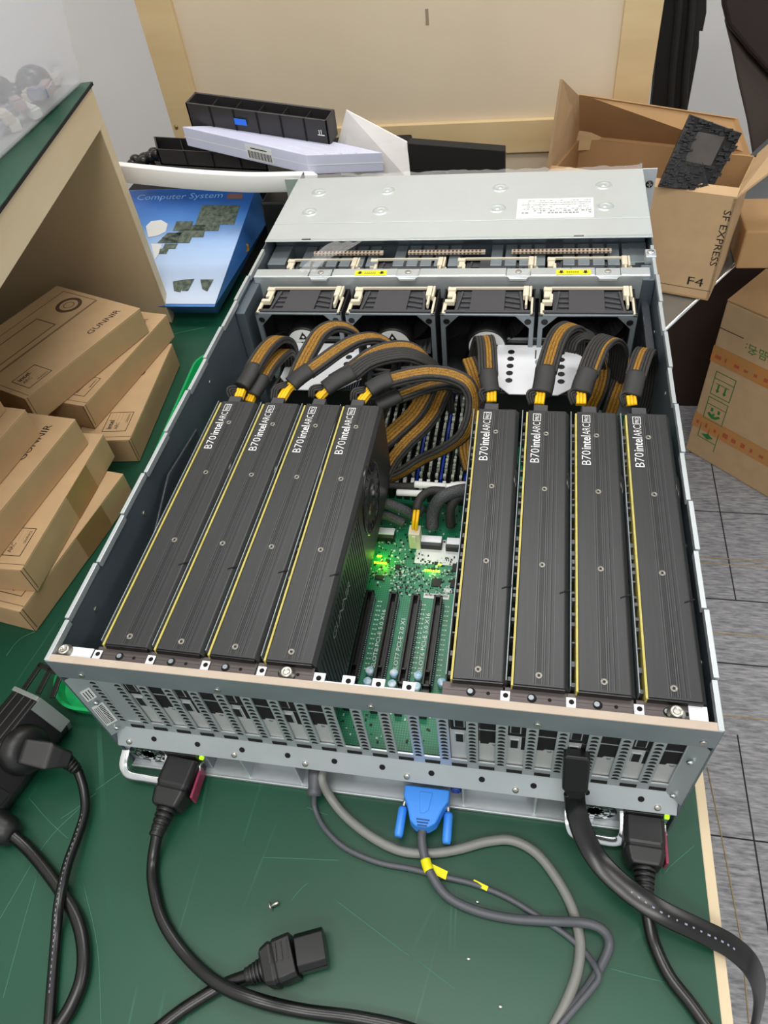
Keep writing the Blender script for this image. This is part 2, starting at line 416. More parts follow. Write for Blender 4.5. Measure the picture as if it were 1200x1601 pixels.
for k in range(3): m.obox(f0 + fd * (.0040 + k * .002) + fnv * .0003 + Vector((0, 0, .111)), fd * .0006, fnv * .0001, (0, 0, .011))
m.build('barcode', ink, s2)
m = MB()
for x, z in ((.0075, .104), (.007, .060), (.4395, .060), (.4395, .118)): m.lathe((x, .0045, z), (0, -1, 0), [(.0025, 0), (.0022, .0012), (.0008, .0018)], 12)
build_each(m, 'screw', chrome, ch)
# slot tabs on the rear top edge
for i in range(21):
    x = X0 + i * PT
    if 8 < i < 13 or i in (0,):
        t = MB().box((x - .0045, .0068, .1675), (x + .0042, .0152, .1685)).build('slot_tab', white_al, sp, .0004)
        MB().cyl((x, .0110, .1686), (x, .0110, .1688), .0018, 14).build('screw_hole', hole, t)
        if i: MB().box((x - .0165, .0055, .1670), (x - .0045, .0100, .1678)).build('slot_strip', white_al, sp, .0003)
for i in (1, 3, 5, 7, 15, 17, 19):
    x = X0 + i * PT + .0005
    t = MB().box((x - .0025, .0068, .1704), (x + .0035, .0142, .1710)).build('slot_tab', white_al, sp, .0003)
    MB().cyl((x + .0008, .011, .1710), (x + .0008, .011, .1712), .0017, 12).build('screw_hole', hole, t)
MB().box((.010, .0055, .1697), (.030, .0150, .1707)).build('corner_plate', white_al, ch, .0004)
MB().box((.4290, .0055, .1700), (.440, .0170, .1710)).build('corner_plate', white_al, ch, .0004)
for x in (.0095, .1745, .4215):
    m = MB(); m.lathe((x, .0105, .1706), (0, 0, 1), [(.0055, 0), (.0055, .0008), (.0042, .0012), (.0042, .0032), (.0034, .004), (.0022, .004), (.002, .0028)], 24)
    m.build('thumb_screw', screwm, ch)
# lid at the far end
m = MB(); m.box((-.0006, .577, H - .0004), (W + .0006, .6195, H + .0006)); m.box((-.0006, .621, H - .0004), (W + .0006, .747, H + .0006)); m.box((0, .6195, H - .0012), (W, .621, H))
m.box((-.0006, .577, H - .012), (.0004, .747, H)); m.box((W - .0004, .577, H - .012), (W + .0006, .747, H)); m.box((0, .746, .001), (W, .747, H))
lid = m.build('lid', lidm, ch, .0003)
for x in (.039, .130, .274, .399):
    for y in (.649, .703):
        m = MB(); m.lathe((x, y, H + .0004), (0, 0, 1), [(.0125, 0), (.0105, .0002), (.0095, .0012), (.0070, .0014), (.0058, .0006), (.0030, .0006), (.0022, .0014), (.0006, .0016)], 28)
        m.build('embossed_ring', lidm, lid)
lb_ = MB().box((.297, .6235, H + .0006), (.386, .6725, H + .0008)).build('rating_label', label_w, lid, .001)
m = MB()
random.seed(4)
for r in range(7):
    y = .667 - r * .0052
    if r in (1, 2): m.box((.302, y, H + .0008), (.381, y + .0004, H + .0009))
    x = .383
    while x > .305:
        l = random.uniform(.001, .004); m.box((x - l, y - .0012, H + .0008), (x, y + (.0004 if r < 5 else .002), H + .0009)) if random.random() < .62 else None
        x -= l + .0012
m.build('label_print', steel_dk, lb_)
for x in (.045, .363): MB().box((x, .580, H + .0005), (x + .011, .5825, H + .0008)).build('lid_notch', hole, lid)
# protective film peeling from the lid
fm = MB(); nx, ny = 60, 24
random.seed(2)
g = []
for j in range(ny + 1):
    row = []
    for i in range(nx + 1):
        x = .001 + (W - .002) * i / nx; y = .580 + .168 * j / ny
        z = H + .0012 + .0007 * math.sin(x * 90 + y * 130) * math.sin(y * 210 - x * 60) + random.uniform(0, .0005)
        if j == ny: z += .0014 + random.uniform(0, .0022); y += random.uniform(-.001, .003)
        if i == nx: z += .001
        row.append(fm.bm.verts.new((x, y, z)))
    g.append(row)
for j in range(ny):
    for i in range(nx): fm._f([g[j][i], g[j][i + 1], g[j + 1][i + 1], g[j + 1][i]], 0, True)
film = fm.build('protective_film', filmm, None, fixn=False)
tag(film, 'wrinkled clear protective film lying over the server lid', 'film')
fm = MB(); a = [az(520, 378, H + .002), az(500, 392, .178), az(478, 410, .183), az(466, 424, .180)]; b = [az(566, 378, H + .003), az(540, 390, .182), az(510, 408, .188), az(492, 424, .182)]
pa, pb = spline(a, 6), spline(b, 6); rows = []
for i, (q, r) in enumerate(zip(pa, pb)): rows.append([fm.bm.verts.new(q.lerp(r, k / 8) + Vector((0, 0, .0016 * math.sin(k * 1.9 + i * .4)))) for k in range(9)])
for r0, r1 in zip(rows, rows[1:]):
    for k in range(8): fm._f([r0[k], r0[k + 1], r1[k + 1], r1[k]], 0, True)
tag(fm.build('film_strip', filmm, None, fixn=False), 'loose twisted strip of clear film hanging from the lid to the fan bar', 'film')
# rack ears
for s_, x in ((-1, -.021), (1, W)):
    e = MB().box((x if s_ < 0 else x, .7475, .001), (x + (.021 if s_ < 0 else .0185), .7495, H)).build('rack_ear', steel, ch, .0006)
    m = MB(); m.lathe((x + .0115, .7475, .156), (0, -1, 0), [(.0048, 0), (.0044, .0012), (.002, .002)], 20); m.build('ear_screw', blk, e)
    m = MB(); m.box((x + .0085, .7452, .1553), (x + .0145, .7458, .1567)); m.box((x + .0108, .7452, .1530), (x + .0122, .7458, .1590)); m.build('screw_cross', screwm, e)
# drive backplane under the lid edge
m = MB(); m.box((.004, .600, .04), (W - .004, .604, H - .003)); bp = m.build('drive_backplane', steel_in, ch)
for k in range(24):
    if k in (6, 12, 13, 18): continue
    x = .045 + k * .0162; MB().box((x, .552, .05), (x + .0128, .598, .1575)).build('drive_guide', steel_dk, bp, .0004)
for x0, x1 in ((.060, .145), (.175, .265), (.295, .405)): MB().box((x0, .570, .1610), (x1, .576, .1640)).build('perforated_strip', beige, bp)
m = MB()
for x0, x1 in ((.060, .145), (.175, .265), (.295, .405)):
    x = x0 + .002
    while x < x1 - .003: m.box((x, .5694, .1616), (x + .0022, .5702, .1632)); m.box((x, .571, .1638), (x + .0022, .575, .1642)); x += .0045
m.build('perforation', inkb, bp)
for a_, b_ in ((.004, .026), (.425, .444)): MB().box((a_, .556, .05), (b_, .60, .158)).build('side_bracket', steel_dk, bp, .0005)
# fan cage bar
m = MB(); m.box((.006, .5035, .1665), (.4405, .5195, .1690)); 
for x0, x1 in ((.006, .070), (.098, .172), (.197, .292), (.318, .360), (.360, .385), (.411, .4405)): m.box((x0, .5040, .1690), (x1, .5190, .1735))
m.box((.006, .5020, .146), (.4405, .5040, .1735))
fb = m.build('fan_bar', steel, ch, .0008)
for x in (.084, .1845, .305, .398):
    l = MB(); l.prism([(x - .0125, .5035, .1735), (x - .009, .4985, .1725), (x + .009, .4985, .1725), (x + .0125, .5035, .1735), (x + .0125, .518, .1735), (x - .0125, .518, .1735)], (0, 0, -.003)); lt_ = l.build('bar_latch', steel, fb, .0005)
    MB().lathe((x, .511, .1735), (0, 0, 1), [(.0035, 0), (.003, .0008), (.001, .0004)], 14).build('latch_screw', screwm, lt_)
for x in (.1245, .3445):
    t = MB().box((x, .5045, .1735), (x + .036, .5140, .1738)).build('warning_label', label_y, fb)
    m = MB(); m.prism([(x + .002, .5092, .1739), (x + .0055, .5065, .1739), (x + .009, .5092, .1739), (x + .007, .5092, .1739), (x + .007, .5122, .1739), (x + .004, .5122, .1739), (x + .004, .5092, .1739)], (0, 0, .0001))
    m.prism([(x + .027, .5092, .1739), (x + .0305, .5065, .1739), (x + .034, .5092, .1739), (x + .032, .5092, .1739), (x + .032, .5122, .1739), (x + .029, .5122, .1739), (x + .029, .5092, .1739)], (0, 0, .0001))
    for k in range(6): m.box((x + .011 + k * .0022, .5075, .1738), (x + .0125 + k * .0022, .5084, .1740)); m.box((x + .011 + k * .0022, .5098, .1738), (x + .0125 + k * .0022, .5107, .1740))
    m.build('label_print', ink, t)
# side rails around the fan bay
MB().box((.0015, .440, .04), (.012, .520, .166)).build('bay_rail', steel_in, ch, .0008); MB().box((W - .014, .500, .04), (W - .0015, .530, .170)).build('bay_rail', steel_in, ch, .0008)
m = MB(); m.box((W - .012, .415, .09), (W - .004, .50, .145)); m.build('plastic_guide', clearp, ch, .001)
m = MB(); m.box((W - .010, .533, .168), (W + .001, .549, H + .002)); c_ = m.build('corner_latch', steel, ch, .001)
MB().lathe((W - .0045, .541, H + .002), (0, 0, 1), [(.004, 0), (.0035, .0015), (.001, .002)], 16).build('latch_screw', chrome, c_)
# ================================================================ fans
FX = [.0215, .1238, .2270, .3285]
def make_fan():
    r = thing('case_fan', 'x', 'fan', (0, 0, 0)); wd = .0975
    m = MB(); t = .004
    m.box((0, 0, .128), (wd, .004, .1300)); m.box((0, 0, .04 - .0), (t + .001, .0045, .130)); m.box((wd - t - .001, 0, .04), (wd, .0045, .130)); m.box((0, 0, .04), (wd, .0045, .046))
    c = .016
    for sx, x in ((1, t), (-1, wd - t)):
        m.prism([(x, 0, .1285), (x + sx * c, 0, .1285), (x, 0, .1285 - c)], (0, .0045, 0)); m.prism([(x, 0, .046), (x + sx * c, 0, .046), (x, 0, .046 + c)], (0, .0045, 0))
    m.build('front_frame', steel_dk, r, .0005)
    m = MB()
    for x in (.0065, wd - .0065): m.lathe((x, -.0002, .1215), (0, -1, 0), [(.0035, 0), (.003, .0005), (.0022, -.0002)], 14)
    build_each(m, 'frame_screw', blk, r)
    m = MB(); m.box((0, .0045, .04), (.0015, .052, .128)); m.box((wd - .0015, .0045, .04), (wd, .052, .128)); m.box((0, .05, .04), (wd, .052, .128)); m.build('housing', blk_mt, r)
    m = MB(); cx, cz = wd / 2, .087
    m.lathe((cx, .004, cz), (0, 1, 0), [(.0205, 0), (.0215, .001), (.0215, .03)], 28)
    for k in range(7):
        a = 2 * math.pi * k / 7
        for q in range(5):
            r0 = .021 + q * .0045; a0 = a + q * .09
            p = lambda rr, aa, yy: (cx + rr * math.cos(aa), yy, cz + rr * math.sin(aa))
            m.hexa([p(r0, a0, .016), p(r0, a0 + .35, .030), p(r0 + .0045, a0 + .44, .030), p(r0 + .0045, a0 + .09, .016), p(r0, a0, .0172), p(r0, a0 + .35, .0312), p(r0 + .0045, a0 + .44, .0312), p(r0 + .0045, a0 + .09, .0172)])
    rt = m.build('rotor', blk, r)
    hb = MB().lathe((cx, .0038, cz), (0, -1, 0), [(.0195, 0), (.0195, .0004)], 36).build('hub_label', label_w, rt)
    m = MB(); m.prism([(cx - .0055, .0030, cz + .007), (cx + .0055, .0030, cz + .007), (cx, .0030, cz + .0165)], (0, .0003, 0)); m.box((cx - .014, .0030, cz - .002), (cx - .006, .0033, cz - .0008)); m.box((cx - .014, .0030, cz - .011), (cx - .009, .0033, cz - .006))
    for k in range(7): m.box((cx - .003 + k * .0022, .0030, cz + .002), (cx - .0015 + k * .0022, .0033, cz + .0036)); m.box((cx - .003 + k * .0022, .0030, cz - .0025), (cx - .0015 + k * .0022, .0033, cz - .001))
    m.box((cx - .002, .0030, cz - .007), (cx + .012, .0033, cz - .006))
    m.build('label_print', ink, hb)
    m = MB(); m.ball((cx, .0028, cz + .0103), .0016, 0, (1, .15, 1), 10); m.build('logo_centre', label_w, hb)
    # plastic carrier top
    m = MB(); m.box((.014, .004, .126), (wd - .012, .046, .1285)); m.box((.004, .002, .1285), (wd - .004, .006, .132)); m.box((.030, .006, .1285), (.066, .044, .1315))
    for k in range(3): m.box((.020, .014 + k * .009, .1285), (.031, .017 + k * .009, .1305)); m.obox((.066, .016 + k * .009, .1285), (.016, -.004, 0), (0, .0025, 0), (0, 0, .002))
    for x in (.015, .084): m.obox((x, .004, .1285), (.0025, 0, 0), (.004 if x < .05 else -.004, .038, 0), (0, 0, .003))
    m.build('carrier', fan_pl, r, .0004)
    m = MB(); m.box((.006, .0445, .131), (wd - .006, .0465, .1345)); m.box((.004, .040, .131), (.013, .0465, .1345)); m.box((.0045, .030, .1295), (.0125, .0455, .1325)); m.box((.0105, .022, .1295), (.0140, .033, .1345)); m.box((.003, .018, .1285), (.0135, .023, .1340)); m.box((.0015, .001, .1285), (.0055, .021, .1315))
    m.box((wd - .0130, .028, .1290), (wd - .007, .0465, .1355)); m.box((wd - .0065, .026, .1290), (wd - .004, .0465, .1355)); m.obox((wd - .0105, .012, .1285), (.0025, 0, 0), (0, .018, 0), (0, 0, .006)); m.obox((wd - .0045, .001, .1285), (.0025, 0, 0), (0, .03, 0), (0, 0, .003))
    m.build('clip_handle', cream, r, .0008)
    return r
fan0 = make_fan()
names = ['leftmost', 'second from left', 'third from left', 'rightmost']
for row in (0, 1):
    for k in range(4):
        f = fan0 if (row == 0 and k == 0) else copy_tree(fan0)
        if row == 0:
            f.location = (FX[k], .446, .0325)
            f['label'] = 'server fan with cream clips, %s in the row facing the cables' % names[k]; f['group'] = 'fans in front of the fan bar'
        else:
            f.location = (FX[k] + .003, .521, .0245)
            f['label'] = 'server fan behind the steel bar, %s in the back row, mostly hidden' % names[k]; f['group'] = 'fans behind the fan bar'
# ================================================================ main board
BZ = .0450
mbd = thing('main_board', 'green server main board with four empty black expansion slots', 'circuit board', (.22, .2, .043))
pc = MB().box((.006, .020, BZ - .0018), (W - .006, .430, BZ)).build('circuit_board', pcbm, mbd)
for i in range(4):
    x = .1905 + i * PT + (.002 if i else 0)
    m = MB(); y0, y1 = .072, .163; z = BZ
    m.box((x - .0038, y0, z), (x + .0038, y1, z + .004)); m.box((x - .0038, y0, z + .004), (x - .0018, y1, z + .0115)); m.box((x + .0018, y0, z + .004), (x + .0038, y1, z + .0115))
    m.box((x - .0038, y0, z + .004), (x + .0038, y0 + .002, z + .0115)); m.box((x - .0038, y1 - .002, z + .004), (x + .0038, y1, z + .0115)); m.box((x - .0018, y0 + .013, z + .004), (x + .0018, y0 + .0145, z + .0118))
    m.box((x - .0030, .048, z), (x + .0030, y0, z + .008))
    sl = m.build('expansion_slot', blk, mbd, .0004)
    m = MB()
    for q in range(40): m.box((x + .0040, y0 + .004 + q * .00215, z), (x + .0048, y0 + .0048 + q * .00215, z + .006))
    m.build('contact_row', steel_dk, sl)
for i, x in enumerate((.2035, .2245, .2452, .2655)):
    for y in (.074, .084) if i < 3 else (.080,):
        m = MB(); m.lathe((x, y, BZ), (0, 0, 1), [(.0036, 0), (.0036, .0065), (.0032, .0072), (.0002, .0072)], 20); m.build('capacitor', blue_cap, mbd)
X_, Y_ = (1, 0, 0), (0, 1, 0); NX_ = (-1, 0, 0)
text('SLOT8 PCI-E 5.0 X16', 'silk_text', whitep, pc, (.2060, .090, BZ), Y_, NX_, .0050, .060)
text('SLOT7 PCI-E 2.0 X1', 'silk_text', whitep, pc, (.2255, .088, BZ), Y_, NX_, .0054, .054)
text('SLOT6 PCI-E 5.0 X16', 'silk_text', whitep, pc, (.2468, .090, BZ), Y_, NX_, .0050, .060)
smdm = mat('pale_component', '#b9c8be', .5, 0, .2, 300)
random.seed(11)
m = MB(); ms = MB()
def smd(x0, x1, y0, y1, n, lo=.0006, hi=.0022):
    for _ in range(n):
        x, y = random.uniform(x0, x1), random.uniform(y0, y1); a, b = random.uniform(lo, hi), random.uniform(lo, hi)
        q = random.random()
        (m if q < .55 else ms).box((x, y, BZ), (x + a, y + b, BZ + random.uniform(.0002, .0012)))
smd(.182, .232, .185, .232, 170); smd(.232, .272, .170, .215, 200); smd(.205, .232, .165, .200, 120); smd(.180, .275, .230, .285, 90); smd(.178, .20, .16, .19, 40)
for x in (.1972, .2380, .2595):
    for q in range(15): 
        y = .088 + q * .0050
        ms.box((x, y, BZ), (x + .0016, y + .0013, BZ + .0004)); ms.box((x + .0024, y, BZ), (x + .0038, y + .0013, BZ + .0004))
smd(.15, .28, .022, .05, 60)
tag(m.build('dark_component', groove, mbd), None, None, None, 'stuff'); tag(ms.build('silver_component', smdm, mbd), None, None, None, 'stuff')
for x, y, s_ in ((.2615, .199, .009), (.2615, .180, .009), (.207, .197, .005), (.197, .204, .0035), (.244, .205, .0035), (.242, .198, .0035), (.190, .183, .008), (.244, .180, .009)):
    MB().box((x, y, BZ), (x + s_, y + (s_ if s_ != .008 else .005), BZ + .0014)).build('chip', groove, mbd, .0002)
MB().box((.2245, .206, BZ), (.274, .2365, BZ + .0003)).build('silk_panel', whitep, pc)
MB().box((.2385, .1605 + .006, BZ), (.262, .1605 + .0115, BZ + .0004)).build('barcode_sticker', label_w, pc)
MB().box((.2560, .1745, BZ), (.264, .1790, BZ + .0004)).build('small_sticker', label_w, pc)
m_ = MB()
for q in range(18): m_.box((.2395 + q * .0012, .1690, BZ + .0004), (.2401 + q * .0012, .1712, BZ + .0005))
m_.build('sticker_print', ink, pc)
for x, y in [(.186 + k * .0026, .2035) for k in range(5)] + [(.1875 + k * .0028, .2115) for k in range(2)] + [(.2355 + k * .0026, .1985) for k in range(6)]:
    MB().box((x, y - .0015, BZ), (x + .0017, y + .0002, BZ + .0012)).build('indicator_light', led_g, mbd)
for x, y in ((.2465, .2065), (.249, .2065)): MB().box((x, y - .0015, BZ), (x + .0017, y + .0002, BZ + .0012)).build('indicator_light', led_y, mbd)
def pl(nm, loc, e):
    l = bpy.data.lights.new(nm, 'POINT'); l.energy = e; l.color = (.35, 1, .02); l.shadow_soft_size = .004
    o_ = bpy.data.objects.new(nm, l); COL.objects.link(o_); o_.location = loc
pl('led_glow', (.1985 - .0035, .205, BZ + .010), .016); pl('led_glow', (.243, .198, BZ + .005), .004)
for x0, x1, y in ((.176, .2015, .2300), (.2235, .2490, .2235), (.253, .274, .2225)):
    m = MB(); m.box((x0, y, BZ), (x1, y + .010, BZ + .0065)); c_ = m.build('cable_header', blk, mbd, .0005)
    MB().box((x0 + .0005, y + .0035, BZ + .0065), (x1 - .0005, y + .0115, BZ + .0078)).build('latch_plate', white_al, c_, .0003)
    MB().box((x0 + .001, y + .0002, BZ + .0060), (x1 - .001, y + .0033, BZ + .0068)).build('header_shell', fan_pl, c_)
# other slots hidden beneath the cards
for i in (0, 1, 2, 3, 6.0, 7.0, 8.0, 9.0):
    x = .0395 + i * .0406
    if i > 5: x = .2835 + (i - 6) * .0406
    MB().box((x - .0036, .05, BZ), (x + .0036, .163, BZ + .011)).build('expansion_slot', blk, mbd)
# ================================================================ graphics cards
groove_lt = mat('groove_highlight', '#56585a', .4, .4)
screw_dk = mat('card_screw', '#8d8a82', .35, .7)
impel = mat('impeller_dark', '#3a3c3e', .18, .5)
brand_gy = mat('brand_grey', '#9a9c9e', .4, .3)
def make_card():
    r = thing('graphics_card', 'x', 'graphics card'); h = .1265; L_ = .2665
    # shroud: chamfered prism
    wv = .0338
    prof = [(.0014, 0, h), (wv - .0006, 0, h), (wv + .0026, 0, h - .0036), (wv + .0026, 0, .038), (.0014, 0, .038)]
    m = MB(); m.prism([(a, .0014, b) for a, _, b in prof], (0, L_ - .0014, 0)); sh = m.build('shroud', [shroudm], r, .0007)
    m = MB()
    for x in (.0138, .0152, .0190, .0204): m.box((x, .003, h), (x + .0003, L_ - .002, h + .0001))
    for x in (wv - .0105, wv - .0075): m.box((x, .003, h), (x + .0002, L_ - .002, h + .0001))
    m.build('groove_line', groove_lt, sh)
    m = MB()
    for x in (.0142, .0157, .0168, .0180, .0195, .0208, wv - .0101): m.box((x, .003, h - .0002), (x + .0006, L_ - .002, h + .00005))
    m.build('groove', shroud_sd, sh)
    for y in (.009, .098, .173, .237):
        s_ = MB().lathe((.0172, y, h), (0, 0, 1), [(.0025, 0), (.0025, .0003), (.0016, .0004), (.0011, .0001)], 16).build('screw', screw_dk, sh)
        MB().lathe((.0172, y, h + .0003), (0, 0, 1), [(.0009, 0), (.0009, .00015)], 8).build('screw_socket', groove, s_)
    m = MB(); m.obox((wv - .0045, .0735, h - .0006), (.0068, .0035, 0), (0, .0012, 0), (.0003, 0, .0008)); m.build('seam', hole, sh)
    m = MB(); m.box((0, .0, .010), (.0014, L_ - .003, h + .0004)); m.build('card_board', pcb_edge, r)
    m = MB(); m.box((-.0036, .004, .012), (-.0028, L_ + .001, h - .0008)); m.build('backplate', steel_dk, r, .0002)
    m = MB(); random.seed(5)
    y = .006
    while y < L_ - .01:
        l = random.uniform(.001, .004); m.box((-.0022, y, h - .010), (0, y + l, h - random.uniform(.003, .006))); y += l + random.uniform(.003, .014)
    m.build('board_component', groove_lt, r)
    m = MB(); m.box((.0005, 0, h - .009), (wv, .0014, h - .0006)); m.build('front_cap', blk_gl, r, .0005)
    # bracket
    m = MB(); m.box((-.0050, -.0105, .1208), (.0352, .0012, .1216)); m.box((-.0050, -.0050, .008), (.0352, -.0042, .1216))
    br = m.build('bracket', bracketm, r, .0003)
    m = MB()
    for x in (.004, .023): m.box((x, -.0106, .1215), (x + .0022, -.0090, .1218))
    m.lathe((.0135, -.0050, .1216), (0, 0, 1), [(.0030, 0), (.0030, .0002)], 16); m.lathe((.0245, -.0050, .1216), (0, 0, 1), [(.0012, 0), (.0012, .0002)], 12)
    build_each(m, 'bracket_hole', hole, br)
    MB().lathe((.0130, -.0045, .1218), (0, 0, 1), [(.0019, 0), (.0017, .0002)], 12).build('hole_stud', steel_dk, br)
    a0 = .0010; b0 = a0 + PT; yb_ = -.0052
    MB().box((a0 - .0030, yb_ - .0002, .012), (a0 + .0125, yb_ + .0004, .0660)).build('bracket_plate', bracket_lt, br)
    MB().box((b0 - .0030, yb_ - .0002, .012), (b0 + .0125, yb_ + .0004, .0500)).build('bracket_plate', bracket_lt, br)
    MB().box((b0 - .0030, yb_ - .0005, .0687), (b0 + .0125, yb_ + .0004, .0697)).build('vent_divider', steel, br)
    def vent(x0_, z0_, x1_, z1_): MB().box((x0_, yb_ - .0003, z0_), (x1_, yb_ + .0003, z1_)).build('vent', hole, br)
    vent(a0 - .002, .0655, a0 + .012, .103); vent(a0 + .0085, .0445, a0 + .0118, .0650); vent(b0 - .002, .0700, b0 + .012, .103)
    MB().prism([(b0 - .002, yb_ - .0003, .0683), (b0 + .012, yb_ - .0003, .0683), (b0 + .012, yb_ - .0003, .0495), (b0 + .0045, yb_ - .0003, .0495), (b0 + .0035, yb_ - .0003, .0470), (b0 - .002, yb_ - .0003, .0470)], (0, .0005, 0)).build('vent', hole, br)
    MB().lathe((b0 + .0080, yb_ - .0002, .0462), (0, -1, 0), [(.0018, 0), (.0014, .0003)], 12).build('bracket_emblem', steel_dk, br)
    for z0, z1, x0, x1 in ((.0715, .0860, .001, .0070), (.0475, .0595, .0012, .0062)):
        MB().box((a0 + x0 - .0009, yb_ - .0008, z0 - .0009), (a0 + x1 + .0009, yb_, z1 + .0009)).build('display_port', steel, br, .0003)
        MB().box((a0 + x0, yb_ - .0010, z0), (a0 + x1, yb_ - .0007, z1)).build('port_opening', hole, br)
    m = MB(); m.box((a0 + .0015, yb_ - .0008, .0895), (a0 + .0065, yb_, .0912)); m.build('bracket_mark', whitep, br)
    # blower fan on the right face
    cx = wv + .0026
    m = MB(); m.lathe((cx - .004, .186, .0920), (1, 0, 0), [(.0335, 0), (.0335, .0046), (.0315, .0050), (.0300, .0042), (.0300, .001)], 40); fr = m.build('fan_ring', blk_gl, r)
    m = MB(); m.lathe((cx - .003, .186, .0920), (1, 0, 0), [(.0298, 0), (.0298, .0005)], 36); m.build('fan_opening', hole, fr)
    m = MB(); m.lathe((cx - .003, .186, .0920), (1, 0, 0), [(.017, 0), (.016, .0030), (.012, .0042), (.001, .0044)], 28)
    for k in range(19):
        a = 2 * math.pi * k / 19; c_, s_ = math.cos(a), math.sin(a); c2, s2 = math.cos(a + .12), math.sin(a + .12)
        m.hexa([(cx - .0025, .186 + .0225 * c_, .0920 + .0225 * s_), (cx - .0025, .186 + .0290 * c2, .0920 + .0290 * s2), (cx - .0025, .186 + .0290 * c2 + .0008, .0920 + .0290 * s2), (cx - .0025, .186 + .0225 * c_ + .0008, .0920 + .0225 * s_),
                (cx + .0012, .186 + .0225 * c_, .0920 + .0225 * s_), (cx + .0012, .186 + .0290 * c2, .0920 + .0290 * s2), (cx + .0012, .186 + .0290 * c2 + .0008, .0920 + .0290 * s2), (cx + .0012, .186 + .0225 * c_ + .0008, .0920 + .0225 * s_)])
    m.build('impeller', impel, fr)
    m = MB()
    for k in range(26): m.box((cx - .00005, .010 + k * .0052, .042), (cx + .0003, .0110 + k * .0052, .116))
    m.build('side_rib', groove, sh)
    text('GUNNIR', 'brand_text', brand_gy, sh, (cx + .0003, .036, .098), (0, 1, -.12), (0, .12, 1), .012, .056)
    # power connector
    m = MB(); m.box((.0060, L_ - .001, .085), (.0180, L_ + .0085, h - .0008)); pw = m.build('power_connector', fan_pl, r, .0005)
    text('B70', 'model_text', whitep, sh, (.0122, .2010, h), (0, 1, 0), (-1, 0, 0), .0104, .0162, bold=-.008)
    text('intel', 'brand_text', whitep, sh, (.0122, .2195, h), (0, 1, 0), (-1, 0, 0), .0108, .0165, bold=.012)
    text('ARC', 'series_text', whitep, sh, (.0122, .2377, h), (0, 1, 0), (-1, 0, 0), .0092, .0132, bold=-.006)
    m = MB(); frame_lines(m, (.0058, .2525, h), (.0066, 0, 0), (0, .0095, 0), .0005, (0, 0, 1)); m.build('pro_frame', whitep, sh)
    text('PRO', 'grade_text', whitep, sh, (.0110, .2536, h), (0, 1, 0), (-1, 0, 0), .0048, .0072)
    return r
card0 = make_card()
CX = [(.0372, .0392), (.0765, .0815), (.1165, .1215), (.1570, .1580), (.2835, .2795), (.3220, .3220), (.3622, .3630), (.4038, .4040)]
cl = ['leftmost black graphics card, next to the left chassis wall', 'black graphics card, second from the left wall', 'black graphics card, third from the left wall',
      'black graphics card with its side fan facing the empty slots', 'black graphics card just right of the empty slots', 'black graphics card, second to the right of the empty slots',
      'black graphics card with the black display cable plugged in', 'rightmost black graphics card, next to the right chassis wall']
for k, (xa, xb) in enumerate(CX):
    c = card0 if k == 0 else copy_tree(card0)
    c.location = (xa, .0165, .048); c.rotation_euler = (0, 0, -math.atan2(xb - xa, .268)); c['label'] = cl[k]; c['group'] = 'graphics cards standing in the server'
# ================================================================ processor coolers
def cooler(x, y, lab, z=.121):
    r = thing('processor_cooler', lab, 'heatsink', (x + .045, y + .04, .05), 0, 'processor coolers')
    wv, dv = .092, .082
    poly = [(x, y + .020), (x + .018, y), (x + wv - .026, y), (x + wv, y + .022), (x + wv - .003, y + dv), (x + .002, y + dv)]
    m = MB(); m.prism([(a, b, z) for a, b in poly], (0, 0, .0015)); c = m.build('top_cover', white_al, r, .0004)
    m = MB()
    for k in range(34): m.box((x + .005 + k * .0025, y + .006, .062), (x + .0056 + k * .0025, y + dv, z))
    m.box((x + .003, y + .004, .050), (x + wv - .003, y + dv, .062)); m.build('fin_stack', steel_in, r)
    m = MB(); m.box((x + .002, y + .003, .055), (x + wv - .002, y + .006, z - .001)); m.build('fin_front', blk_mt, r)
    for sx in (.017, wv - .023):
        for k in range(5): 
            t = MB().lathe((x + sx, y + .021 + k * .012, z + .0015), (0, 0, 1), [(.0036, 0), (.0036, .0004), (.003, .0004)], 14).build('screw_hole', blk, c)
    m = MB(); m.lathe((x + .049, y + .052, z + .0015), (0, 0, 1), [(.0068, 0), (.0068, .0006), (.0055, .0006), (.0055, .0002), (.0035, .0002), (.003, .001), (.0005, .001)], 24); m.build('spring_screw', steel, c)
    MB().box((x + .042, y + .058, z + .0015), (x + .0432, y + .073, z + .0018)).build('cover_slit', ink, c)
    text('FRONT 1', 'cover_text', ink, c, (x + .0535, y + .052, z + .0015), (0, 1, 0), (-1, 0, 0), .0042, .018)
    m = MB(); m.box((x + .006, y + dv + .001, .060), (x + wv - .004, y + dv + .013, z - .002)); m.build('rear_fins', blk_gl, r, .001)
    m = MB(); m.box((x - .001, y + dv + .0125, z - .002), (x + wv, y + dv + .0145, z + .001)); m.box((x + wv * .62, y + dv + .008, z), (x + wv * .62 + .012, y + dv + .0150, z + .003)); m.build('clip_bar', steel, r, .0003)
    return r
cooler(.2855, .368, 'white topped processor cooler on the right, behind the right hand cards')
cooler(.0585, .366, 'white topped processor cooler on the left, under the arching power cables')
